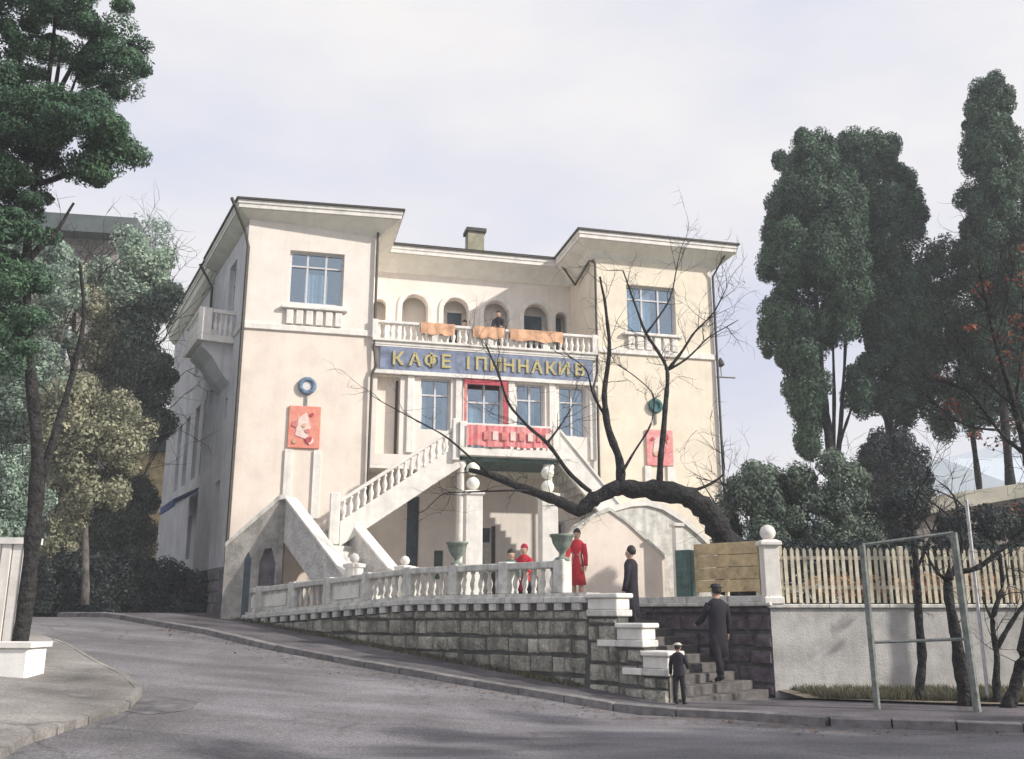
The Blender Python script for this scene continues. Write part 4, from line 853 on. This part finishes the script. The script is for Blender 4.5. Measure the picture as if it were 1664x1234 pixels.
B.append(limb(bt, pl_([(1010, 770), (1030, 735), (1060, 690), (1065, 640), (1030, 610), (1000, 590)], 21.8), .035, .008, M_bark, 'branch'))
B.append(limb(bt, pl_([(1112, 802), (1150, 790), (1180, 770), (1172, 730)], 22.1), .05, .012, M_bark, 'branch'))
B.append(limb(bt, pl_([(800, 775), (760, 740), (720, 705), (650, 670), (600, 640)], 21.9), .035, .008, M_bark, 'branch', wob=.03))
B.append(limb(bt, pl_([(860, 796), (780, 800), (720, 800), (690, 830)], 21.8), .025, .008, M_bark, 'branch', wob=.03))
st_ = [e for P in B for e in ends(P)]
twigs(bt, st_, M_bark, 95, .95, .009, 2, up=.1)

# --- cypresses at right
def cyp_tree(label, base, Yt, outlines, trunks, nclump, r, nleaf, size, m=L_cyp, cat='tree', name='cypress_tree', group=None):
    t = empty(name, base, label, cat, group)
    for o, nc in outlines: crown(t, o, Yt, m, int(nc*1.35), r, nleaf, size, up=.35, squash=(1, 1, 1.35))
    for pts, r0, r1 in trunks: limb(t, pl_(pts, Yt), r0, r1, M_bark, 'trunk' if r0 > .15 else 'limb', wob=.03)
    return t
cyp_tree('left half of the tall dark cypress pair, flat topped with many bare stems', (11.6, 35, 1.7), 35,
    [([(1268, 300), (1272, 235), (1295, 222), (1318, 240), (1340, 236), (1352, 270), (1385, 330), (1395, 420), (1398, 500), (1375, 545), (1340, 560), (1310, 575), (1275, 520), (1262, 455), (1238, 440), (1238, 398), (1254, 380)], 150),
     ([(1240, 475), (1256, 466), (1272, 500), (1296, 545), (1325, 572), (1318, 592), (1290, 592), (1258, 575), (1243, 520)], 26),
     ([(1286, 620), (1312, 608), (1340, 622), (1342, 660), (1325, 690), (1300, 680), (1284, 650)], 14), ([(1290, 705), (1320, 700), (1330, 720), (1310, 735)], 4), ([(1380, 610), (1402, 600), (1410, 640), (1395, 670), (1378, 650)], 6)],
    [([(1358, 890), (1356, 800), (1348, 720), (1338, 640), (1330, 540), (1320, 420), (1305, 260)], .26, .05), ([(1352, 760), (1340, 660), (1322, 580), (1300, 500)], .11, .04), ([(1360, 770), (1366, 690), (1372, 600), (1376, 480)], .12, .04), ([(1350, 720), (1325, 660), (1300, 610), (1270, 560)], .07, .03), ([(1354, 740), (1356, 640), (1352, 520)], .10, .04), ([(1362, 730), (1385, 660), (1400, 600)], .07, .03)], 150, .50, 950, .052, group='tall cypress pair')
cyp_tree('right half of the tall dark cypress pair, pointed and leaning together', (14.5, 36, 1.7), 36,
    [([(1362, 255), (1378, 225), (1400, 240), (1412, 215), (1440, 240), (1462, 300), (1480, 320), (1500, 370), (1498, 410), (1480, 430), (1500, 470), (1512, 540), (1500, 600), (1470, 610), (1450, 570), (1420, 560), (1395, 520), (1390, 420), (1378, 330)], 135),
     ([(1410, 555), (1450, 570), (1480, 600), (1482, 670), (1458, 690), (1425, 672), (1410, 630)], 20)],
    [([(1462, 890), (1450, 780), (1446, 700), (1437, 620), (1430, 500), (1420, 350), (1412, 250)], .24, .05), ([(1448, 720), (1470, 640), (1480, 560)], .08, .03), ([(1444, 700), (1420, 620), (1405, 540)], .08, .03)], 150, .50, 950, .052, group='tall cypress pair')
cyp_tree('narrow columnar cypress rising highest at the right edge', (18, 34, 1.7), 34,
    [([(1575, 160), (1590, 140), (1612, 140), (1628, 165), (1636, 220), (1650, 270), (1664, 310), (1680, 380), (1690, 480), (1680, 560), (1640, 600), (1590, 590), (1572, 480), (1574, 300)], 260)],
    [([(1650, 880), (1640, 760), (1625, 600), (1610, 400), (1605, 200)], .22, .05)], 260, .40, 700, .050)
cyp_tree('dark broad conifer filling the gap before the columnar cypress', (16, 36.5, 1.7), 36.5,
    [([(1500, 430), (1520, 405), (1550, 415), (1570, 430), (1640, 560), (1700, 600), (1700, 690), (1620, 700), (1560, 690), (1510, 690), (1480, 640), (1490, 560), (1505, 500)], 90)],
    [([(1600, 890), (1592, 800), (1580, 700), (1560, 600), (1540, 450)], .16, .04)], 90, .58, 700, .055)
bs = cyp_tree('dark rounded bush at the foot of the cypress pair', (14, 34.5, 1.7), 34.5, [([(1398, 735), (1430, 712), (1460, 715), (1490, 745), (1505, 790), (1500, 830), (1400, 860), (1395, 790)], 40)], [([(1450, 900), (1450, 800)], .16, .05)], 40, .48, 700, .055, m=L_dark, cat='bush', name='round_bush')
# shrubs behind the corner pier
for i, (o, m, lab) in enumerate((([(1170, 800), (1200, 770), (1240, 760), (1290, 770), (1310, 830), (1300, 900), (1180, 900)], L_shrub, 'loose grey green shrub right behind the corner pier'),
    ([(1280, 760), (1340, 740), (1400, 770), (1420, 850), (1410, 920), (1290, 910)], L_shrub, 'grey green shrub below the stems of the cypress pair'),
    ([(1400, 830), (1460, 800), (1560, 840), (1700, 830), (1700, 930), (1400, 930)], L_dark, 'dark low shrub bank behind the picket fence at right'))):
    t = empty('garden_shrub', at((o[0][0]+o[3][0])/2, 900, 25.5), lab, 'shrub', 'shrubs behind the picket fence'); WL[t.name].z = 1.8; t.location.z = 1.8
    crown(t, o, 25.5, m, 48, .38, 560, .055, depth=.7); x = t.location.x
    P = [limb(t, [(x+random.uniform(-.3, .3), 25.5, 1.75), (x+random.uniform(-.9, .9), 25.5+random.uniform(-.5, .5), 3.8+random.random()), (x+random.uniform(-1.6, 1.6), 25.5, 5.2)], .05, .012, M_bark, 'stem', 6, .03) for _ in range(4)]
    twigs(t, [e for p in P for e in ends(p)], M_bark, 22, 1.1, .010, 2)
t = empty('low_hedge', (9, 22.6, 1.8), 'dark low hedge seen through the picket fence', 'hedge')
V, Fq = leaves([(random.uniform(5.4, 14), random.uniform(22.2, 23.2), 1.8+random.uniform(.1, 1.35)) for _ in range(170)], [.34]*170, 170, .07); me = arr_mesh('crown', V-np.array((9, 22.6, 1.8)), Fq, L_dark); o = bpy.data.objects.new('crown', me); link(o, t, (9, 22.6, 1.8)); o['kind'] = 'stuff'
# --- slender trunks and red-leaved tree in the bed at right
def thin_tree(label, runs, Y, tw, leafn=0, group='slender trunks in the bed at right', name='thin_tree', base=None):
    b = at(*runs[0][0][0], Y); b.z = .1; t = empty(name, b, label, 'tree', group); PP = []
    for k, (pts, r0, r1) in enumerate(runs):
        w = pl_(pts, Y); 
        if k == 0: w[0].z = .08
        PP.append(limb(t, w, r0, r1, M_bark, 'trunk' if k == 0 else 'branch', 8, .02))
    st2 = [e for p in PP for e in ends(p)]
    if tw: twigs(t, st2, M_bark, tw, .9, .009, 2)
    if leafn:
        cs = [st2[random.randrange(len(st2))][0]+Vector((random.gauss(0, .5), random.gauss(0, .5), random.gauss(0, .35))) for _ in range(leafn)]
        V, Fq = leaves([tuple(c) for c in cs], [random.uniform(.12, .28) for _ in cs], 30, .05, squash=(1.3, 1, .6)); me = arr_mesh('leaves', V-np.array(b), Fq, L_red); o = bpy.data.objects.new('leaves', me); link(o, t, b); o['kind'] = 'stuff'
    return t
thin_tree('thin dark trunk just right of the first frame post', [([(1492, 1160), (1500, 1080), (1492, 1000), (1490, 940), (1486, 890)], .095, .06), ([(1486, 900), (1480, 840), (1500, 780)], .05, .02), ([(1488, 930), (1510, 880), (1530, 820)], .035, .012)], 17.6, 10)
thin_tree('thickest dark trunk left of the second frame post', [([(1572, 1170), (1562, 1090), (1548, 1010), (1538, 950), (1545, 925)], .14, .07), ([(1545, 930), (1590, 925), (1630, 890), (1680, 860)], .06, .03), ([(1540, 945), (1520, 930), (1500, 890)], .04, .015), ([(1545, 930), (1565, 900), (1560, 850)], .04, .02)], 16.9, 14)
thin_tree('forked low trunk right of the steel frame', [([(1622, 1170), (1620, 1100), (1620, 1060), (1610, 1010), (1630, 950), (1625, 900)], .08, .03), ([(1620, 1050), (1645, 1010), (1680, 960)], .05, .03), ([(1612, 1010), (1596, 970)], .03, .015)], 17.2, 14)
thin_tree('leaning trunk cut by the right edge', [([(1640, 1180), (1656, 1100), (1672, 1000), (1690, 900)], .12, .09)], 16.6, 4)
thin_tree('bare branching tree with rust red leaves at the right edge', [([(1700, 1150), (1690, 1000), (1680, 850), (1668, 740), (1650, 660), (1618, 560), (1598, 470), (1590, 420)], .13, .02), ([(1668, 740), (1620, 700), (1580, 640), (1540, 620)], .05, .012), ([(1650, 660), (1600, 620), (1560, 560)], .04, .01), ([(1650, 660), (1664, 560), (1660, 440)], .04, .01), ([(1618, 560), (1640, 480), (1650, 410)], .03, .01), ([(1620, 700), (1560, 690), (1500, 640)], .03, .01)], 19, 150, 24, group=None, name='red_leaf_tree')

# --- left side trees
ct = empty('tall_conifer', (-8.75, 17.4, .8), 'tall green conifer leaning over the street at top left', 'tree')
limb(ct, [(-8.75, 17.5, .7), at(52, 900, 17.3), at(62, 750, 17.2), at(50, 600, 17.1), at(40, 420, 17), at(60, 250, 17), at(90, 60, 17), at(100, -120, 17)], .17, .02, M_bark, sides=10, wob=.03)
limb(ct, [at(60, 800, 17.2), at(110, 640, 17.6), at(140, 520, 17.8), at(130, 430, 18)], .08, .03, M_bark, 'branch', wob=.03)
for pts in ([(55, 300), (110, 285), (160, 270), (200, 240)], [(45, 420), (90, 380), (120, 330)], [(60, 250), (20, 180), (-40, 120)], [(70, 200), (110, 120), (150, 60)], [(50, 330), (5, 340), (-50, 300)], [(62, 240), (90, 150), (100, 60)], [(62, 240), (100, 190), (130, 110)], [(60, 250), (40, 140), (20, 40)]):
    limb(ct, pl_(pts, 17), .07, .02, M_bark, 'branch', wob=.03)
for o, nc in (([(-140, -150), (180, -150), (215, 0), (222, 80), (212, 160), (190, 165), (160, 120), (130, 135), (100, 70), (40, 110), (-140, 120)], 150), ([(-140, 110), (0, 130), (40, 120), (20, 180), (-20, 200), (-140, 190)], 34),
    ([(60, 175), (120, 160), (160, 150), (175, 180), (205, 220), (208, 245), (180, 255), (150, 235), (110, 245), (60, 250), (-40, 260), (-100, 230), (-40, 190)], 62),
    ([(150, 262), (182, 262), (185, 285), (165, 298), (140, 290)], 6), ([(-100, 255), (0, 260), (30, 270), (75, 320), (95, 360), (60, 400), (-100, 420)], 50), ([(-60, 430), (40, 420), (70, 470), (60, 560), (20, 600), (-60, 600)], 22)):
    crown(ct, o, 17, L_conif, int(nc*1.5), .30, 640, .030, depth=.6, up=.1, squash=(1.2, 1.1, .75))
def leafy(label, base, Y, outlines, m, trunks, nc, r, nl, size, tw=30, name='leafy_tree', cat='tree', group='leafy trees up the street at left', depth=.7, tm=None):
    t = empty(name, base, label, cat, group)
    for o, k in zip(outlines, nc): crown(t, o, Y, m, int(k*1.15), r, int(nl*1.9), size*.66, depth=depth)
    PP = [limb(t, pl_(p, Y), a, b, tm or M_barkg, 'trunk' if i == 0 else 'branch', 8, .05) for i, (p, a, b) in enumerate(trunks)]
    if tw: twigs(t, [e for p in PP for e in ends(p)], M_bark, tw, 2.0, .02, 2)
    return t
leafy('pale green leafy tree against the villa street side', (-15, 33, 1.5), 33, [[(150, 420), (200, 390), (245, 395), (285, 430), (275, 480), (250, 540), (255, 600), (250, 700), (190, 690), (150, 600), (140, 500)]], L_pale, [([(205, 960), (205, 800), (200, 650), (215, 500)], .18, .05), ([(205, 700), (240, 600), (265, 480)], .07, .02), ([(204, 720), (170, 600), (150, 480)], .07, .02)], [105], .62, 170, .13, 34)
leafy('mid green leafy tree at the left edge with twiggy crown', (-16, 28, 1.5), 28, [[(-60, 400), (40, 380), (100, 400), (120, 470), (100, 560), (90, 700), (60, 760), (-60, 760)]], L_mid, [([(30, 980), (30, 800), (40, 650), (50, 500)], .17, .05), ([(32, 760), (80, 640), (110, 500)], .07, .02), ([(32, 760), (0, 640), (-20, 520)], .07, .02)], [105], .55, 190, .11, 34)
leafy('bare grey branched tree before the neighbouring villa', (-17, 31, 1.5), 31, [[(60, 470), (130, 440), (180, 500), (190, 600), (150, 660), (80, 650)]], L_olive, [([(110, 980), (112, 850), (115, 700), (118, 560), (125, 430)], .2, .05), ([(115, 720), (80, 620), (50, 540)], .09, .02), ([(115, 700), (160, 600), (185, 500)], .09, .02), ([(118, 600), (90, 500), (80, 440)], .06, .02), ([(118, 560), (150, 480), (170, 420)], .05, .02)], [34], .5, 150, .11, 60)
leafy('olive green thicket tree between the leafy trees', (-13, 27, 1.5), 27, [[(90, 640), (150, 620), (215, 650), (240, 720), (215, 780), (180, 830), (120, 850), (80, 800), (70, 720)]], L_olive, [([(140, 985), (140, 850), (145, 720), (150, 650)], .12, .04), ([(140, 850), (180, 740), (200, 680)], .06, .02)], [72], .45, 190, .10, 20)
leafy('shadowy dark tree beside the villa wall up the street', (-14, 31, 1.5), 31, [[(150, 790), (200, 760), (230, 790), (245, 860), (240, 920), (160, 930), (145, 860)], [(190, 600), (250, 560), (275, 600), (270, 690), (235, 700), (195, 690)]], L_under, [([(200, 985), (205, 860), (225, 700), (240, 580)], .16, .04)], [46, 40], .5, 260, .10, 16)
leafy('low blue green shrub mass behind the white ribbed wall', (-12, 22, 1.2), 22, [[(-60, 760), (30, 740), (60, 800), (40, 900), (-60, 920)]], L_mid, [([(10, 950), (12, 850), (15, 780)], .06, .02)], [44], .4, 260, .075, 14, name='garden_shrub', cat='shrub', group=None)
leafy('pale yellow green bush at the bend of the street', (-13.5, 30, 1.5), 30, [[(70, 860), (110, 830), (135, 870), (140, 930), (80, 940)]], L_olive, [([(105, 985), (105, 880)], .05, .02)], [26], .4, 220, .09, 6, name='garden_shrub', cat='shrub', group=None)
hd = leafy('dark clipped hedge along the far side of the street', (-13.5, 31, 1.5), 29.5, [[(60, 925), (130, 905), (220, 915), (300, 930), (345, 960), (345, 1000), (60, 1004)]], L_dark, [([(200, 1000), (200, 950)], .05, .03)], [110], .38, 300, .08, 0, name='hedge', cat='hedge', group=None, depth=.12)
leafy('thin row of distant leafless saplings above the neighbouring roof', (-22, 60, 5), 60, [[(200, 380), (260, 350), (290, 400), (260, 450), (210, 440)]], L_mid, [([(240, 700), (240, 500), (245, 390)], .2, .05)], [22], .9, 60, .16, 26, group=None)
# big street tree out of frame on the right: its shade falls across the near road
ft = empty('street_tree', (17.2, 8.6, .1), 'tall dark street tree overhanging the pavement beyond the right edge', 'tree')
limb(ft, [(17.2, 8.6, 0), (17.0, 8.6, 3), (17.2, 8.7, 6.5)], .25, .1, M_bark)
cs = [(17.0+random.gauss(0, 3.0), 8.3+random.gauss(0, 1.0), 5.7+random.gauss(0, 1.5)) for _ in range(170)]
V, Fq = leaves(cs, [.6]*170, 160, .14); me = arr_mesh('crown', V-np.array((17.2, 8.6, .1)), Fq, L_conif); o = bpy.data.objects.new('crown', me); link(o, ft, (17.2, 8.6, .1)); o['kind'] = 'stuff'
# weeds and litter in the bed
def tufts(name, n, fpos, m, h, label=None):
    P = np.array([fpos() for _ in range(n)]); k = 5; C = np.repeat(P, k, 0); N = len(C); a = rng.normal(size=(N, 3))*.35; a[:, 2] = 1; a *= (h*rng.uniform(.4, 1.2, N))[:, None]
    b = rng.normal(size=(N, 3)); b[:, 2] = 0; b /= np.linalg.norm(b, axis=1)[:, None]; b *= .012; C = C+rng.normal(size=(N, 3))*np.array([.04, .04, 0])
    V = np.stack([C-b, C+b, C+a], 1).reshape(-1, 3); me = arr_mesh(name, V, np.arange(3*N).reshape(-1, 3), m); o = bpy.data.objects.new(name, me); link(o); return tag(o, label, 'grass', kind='stuff')
def bedpos():
    x = random.uniform(5.6, 12); t = random.random(); y0 = 17.9-(x-5.6)*.25; return (x, y0+(20-y0)*t**1.5, zg(x, y0)+.15)
tufts('weeds', 2600, bedpos, L_grass, .14, 'thin dry weeds growing in the earth bed at right')
def wallfoot():
    q = random.uniform(1.8, 14); p = L(q, -random.random()**2*.25-.06, 0); return (p.x, p.y, zg(p.x, p.y)+.115)
tufts('weeds', 900, wallfoot, L_grass, .10, 'sparse weeds along the foot of the stone retaining wall')
V, Fq = leaves([(random.uniform(6.2, 11), random.uniform(20.9, 21.6), 2.0+random.uniform(0, .35)) for _ in range(60)], [.18]*60, 60, .05); me = arr_mesh('flower_bed', V, Fq, leafmat('rust_flowers', (.42, .22, .10), (.20, .12, .07))); o = bpy.data.objects.new('flower_bed', me); link(o); tag(o, 'rust orange planting seen through the lower picket fence', 'plants', kind='stuff')

# ------------------------------------------------------------------ people
def person(label, loc, rz, H=1.7, coat=None, coat_len=.45, legs=None, hair=None, hat=None, pose='stand', arms=((.0, .08), (.0, .08)), stride=.0, skirt=False, bag=None, group=None, seat=False, female=False, bare=False):
    r = empty('person', loc, label, 'person', group); r.rotation_euler = (0, 0, rz); k = H/1.75
    hip = .93*k; sho = 1.43*k; sw = (.17 if female else .19)*k; hw = .09*k; leg = hip
    J = []; E = []; R = []
    def j(p, rad, par=None):
        J.append(Vector(p)); R.append(rad*k); 
        if par is not None: E.append((par, len(J)-1))
        return len(J)-1
    pel = j((0, 0, hip), .13); wai = j((0, 0, hip+.2*k), .12, pel); che = j((0, 0, sho-.13*k), .12, wai); nb = j((0, 0, sho+.03*k), .07, che); nk = j((0, .01*k, sho+.10*k), .055, nb)
    hd_ = j((0, .015*k, sho+.19*k), .085, nk); h2 = j((0, .02*k, sho+.27*k), .082, hd_); j((0, .11*k, sho+.175*k), .018, hd_)
    for sx in (-1, 1): j((sx*.085*k, 0, sho+.19*k), .018, hd_)
    handp = []
    for i, sx in enumerate((-1, 1)):
        fw, out_ = arms[i]; s0 = j((sx*sw*.92, 0, sho-.05*k), .045, che); e0 = Vector((sx*(sw+out_*.6*k), fw*.25*k-.02, sho-.30*k)); el = j(e0, .047, s0)
        w0 = e0+Vector((-sx*.02*k if fw > .3 else sx*out_*.3*k, (.22*fw+.03)*k, -.25*k if fw < .5 else -.08*k)); wr = j(w0, .032, el); dr = (w0-e0).normalized(); pm_ = j(w0+dr*.06*k, .036, wr); handp.append(w0+dr*.1*k)
        for f_ in range(4):
            b_ = w0+dr*.09*k+Vector((0, (f_-1.5)*.019*k, 0)); a1 = j(b_, .010, pm_); j(b_+dr*(.055-.008*abs(f_-1.3))*k+Vector((-sx*.012*k, 0, 0)), .008, a1)
        a1 = j(w0+dr*.05*k+Vector((-sx*.01, .04*k, 0)), .011, pm_); j(w0+dr*.09*k+Vector((-sx*.015, .052*k, 0)), .009, a1)
    feet = []
    for i, sx in enumerate((-1, 1)):
        st = stride*(1 if i else -1); lift = abs(st)*.12
        h0 = j((sx*hw, 0, hip-.08*k), .085, pel); kn = j((sx*hw, st*.45*k+.02, .50*k+lift*.3), .062, h0); an = j((sx*hw, st*.85*k, .09*k+(.05*k if st < 0 else 0)), .042, kn); toe = j((sx*hw*1.1, st*.85*k+.15*k, .04*k), .035, an); feet.append((J[an].copy(), J[toe].copy(), J[kn].copy(), J[h0].copy()))
    me = bpy.data.meshes.new('body'); me.from_pydata([tuple(v) for v in J], E, []); me.materials.append(M_skin); bo = bpy.data.objects.new('body', me); COL.objects.link(bo); bo.parent = r
    sk = bo.modifiers.new('skin', 'SKIN'); 
    if not me.skin_vertices: bpy.context.view_layer.update()
    for v, rad in zip(me.skin_vertices[0].data, R): v.radius = (rad, rad)
    me.skin_vertices[0].data[0].use_root = True
    sb_ = bo.modifiers.new('smooth', 'SUBSURF'); sb_.levels = 1; sb_.render_levels = 1
    def part(mb, name, m, smooth=True): o = mb.build(name, m, r, smooth=smooth, raw=True); return o
    # coat: hem to collar
    hem = hip-coat_len*k; fl = 1.25 if skirt else 1.0; rw_ = (.155 if female else .175)*k
    rg = [((0, 0, hem), rw_*1.12*fl, rw_*.85*fl), ((0, 0, (hem+hip)/2), rw_*1.05*(fl+1)/2, rw_*.80), ((0, 0, hip+.05*k), rw_*.98, .74*rw_), ((0, 0, hip+.22*k), rw_*(.82 if female else .95), rw_*.68), ((0, 0, sho-.15*k), rw_*1.1, rw_*.74), ((0, 0, sho-.02*k), sw*1.12, rw_*.72), ((0, 0, sho+.045*k), sw*.75, rw_*.58), ((0, .005, sho+.085*k), .07*k, .07*k)]
    mb = MB().rings(rg)
    part(mb, 'coat', coat)
    for i, sx in enumerate((-1, 1)):
        idx = [n_ for n_ in range(len(J))]; s0 = Vector((sx*sw*.92, 0, sho-.03*k)); fw, out_ = arms[i]; e0 = Vector((sx*(sw+out_*.6*k), fw*.25*k-.02, sho-.30*k)); w0 = e0+Vector((-sx*.02*k if fw > .3 else sx*out_*.3*k, (.22*fw+.03)*k, -.25*k if fw < .5 else -.08*k))
        part(MB().tube([s0, s0.lerp(e0, .5), e0, e0.lerp(w0, .5), w0], [.075*k, .068*k, .06*k, .054*k, .05*k], 10), 'sleeve', coat)
        an, toe, kn, h0 = feet[i]
        part(MB().tube([h0, kn, kn.lerp(an, .5), an], [.10*k, .078*k, .066*k, .056*k] if not bare else [.09*k, .062*k, .056*k, .046*k], 10), 'stocking' if bare else 'trouser_leg', legs)
        part(MB().tube([an+Vector((0, -.03*k, -.04*k)), an+Vector((0, .05*k, -.045*k)), toe+Vector((0, .04*k, -.005))], [.05*k, .052*k, .035*k], 8), 'shoe', M_blk)
    hz_ = sho+.235*k
    prof = [(.096*math.cos(a)*k, .12*math.sin(a)*k) for a in [math.radians(x) for x in (-35, -15, 5, 25, 45, 65, 82)]]
    part(MB().lathe((0, -.018*k, hz_+.01*k), prof, 14), 'hair', hair or M_hair)
    if hat: part(MB().lathe((0, .01*k, hz_+.05*k), [(.135*k, 0), (.135*k, .012), (.10*k, .02), (.09*k, .06*k), (.05*k, .075*k)], 14), 'hat', hat)
    for sx in (-1, 1): part(MB().lathe((sx*.032*k, .093*k, sho+.205*k), [(.002, -.008), (.009, 0), (.002, .008)], 8), 'eye', M_hair)
    if bag: part(MB().add(*(lambda c: ([c+Vector(v) for v in ((-.05, -.16, -.36), (.05, -.16, -.36), (.05, .16, -.36), (-.05, .16, -.36), (-.03, -.14, -.1), (.03, -.14, -.1), (.03, .14, -.1), (-.03, .14, -.1))], [(0, 3, 2, 1), (4, 5, 6, 7), (0, 1, 5, 4), (1, 2, 6, 5), (2, 3, 7, 6), (3, 0, 4, 7)]))(handp[1])), 'bag', bag)
    return r
def stz(q): return max(0, min(11, math.floor((q+.1)/.318)+1))*.166
p = L(1.9, 1.62, 0); person('person in a long black coat seen from behind near the top of the stair', (p.x, p.y, stz(1.9)), LA-math.pi/2+.3, 1.80, M_blk, .55, M_blk, arms=((.1, .12), (.1, .12)), stride=.12)
p = at(937, 950, 22.6); person('woman in a long red dress with dark bag standing beside the tall pier', (1.50, 22.2, 1.86), math.pi*.9, 1.66, M_coatr, .50, M_skin, arms=((.1, .06), (.7, .05)), skirt=True, female=True, bag=M_blk, bare=True)
person('person in dark overcoat and hat walking at the foot of the stair', (4.08, 19.45, .332), .35, 1.84, M_blk, .48, M_blk, hat=M_blk, arms=((.8, .06), (.2, .1)), stride=.22, bag=None)
person('small child in dark clothes at the foot of the stepped white piers', (2.87, 17.1, .115), -.5, 1.0, M_blk, .12, M_blk, hat=M_pale, arms=((.2, .1), (.5, .1)), stride=.15)
person('person in crimson seated low behind the street balustrade', (.28, 22.2, 1.55), 2.8, 1.62, M_coatr, .3, M_blk, hair=mat('red_headscarf', (.45, .03, .06), .8), arms=((.5, .05), (.5, .05)), female=True)
person('person in dark green jacket leaning behind the street balustrade', (-.02, 22.1, 1.45), 3.3, 1.60, M_green, .3, M_blk, arms=((.5, .05), (.4, .05)), female=True)
person('person in pale jacket standing in the dark loggia arch', F(-1.12, DR-.5, 10.02), 3.2, 1.68, M_pale, .2, M_blk, arms=((.3, .05), (.3, .05)))
person('person in dark clothes leaning on the loggia rail by the third arch', F(-.30, .7, 10.02), 3.0, 1.55, M_blk, .2, M_blk, arms=((.6, .05), (.6, .05)), female=True)

P = []
for i in range(900):
    k = random.randrange(2, len(KERB)-2); t = random.random(); x = KERB[k][0]*(1-t)+KERB[k+1][0]*t+random.gauss(0, .1)-abs(random.gauss(0, .45)); y = KERB[k][1]*(1-t)+KERB[k+1][1]*t-abs(random.gauss(0, .5))-.2; P.append((x, y, zg(x, y)+.012))
P = np.array(P); nP = len(P); a = rng.normal(size=(nP, 3))*np.array([1, 1, .15]); a /= np.linalg.norm(a, axis=1)[:, None]; b = np.cross(a, [0, 0, 1]); sz = rng.uniform(.02, .05, nP)[:, None]
V = np.stack([P-a*sz, P+b*sz*.6, P+a*sz, P-b*sz*.6], 1).reshape(-1, 3); V[:, 2] += .004
me = arr_mesh('fallen_leaves', V, np.arange(4*nP).reshape(-1, 4), mat('dead_leaf', (.20, .13, .07), .9, .3, 8, 0)); o = bpy.data.objects.new('fallen_leaves', me); link(o); tag(o, 'dry fallen leaves scattered in the gutter along the kerb', 'leaves', kind='stuff')
# thin air haze: one closed box round camera and scene
hz = MB().fbox(lambda a, b, c: Vector((a, b, c)), -95, 115, -12, 135, -5, 40)
hm = bpy.data.materials.new('haze_air'); hm.use_nodes = True; ht = hm.node_tree; ht.nodes.clear(); ho = ht.nodes.new('ShaderNodeOutputMaterial'); hv = ht.nodes.new('ShaderNodeVolumePrincipled')
hv.inputs['Color'].default_value = (.90, .93, 1, 1); hv.inputs['Density'].default_value = .0017; ht.links.new(hv.outputs[0], ho.inputs['Volume'])
ho_ = hz.build('haze', hm); ho_['kind'] = 'stuff'
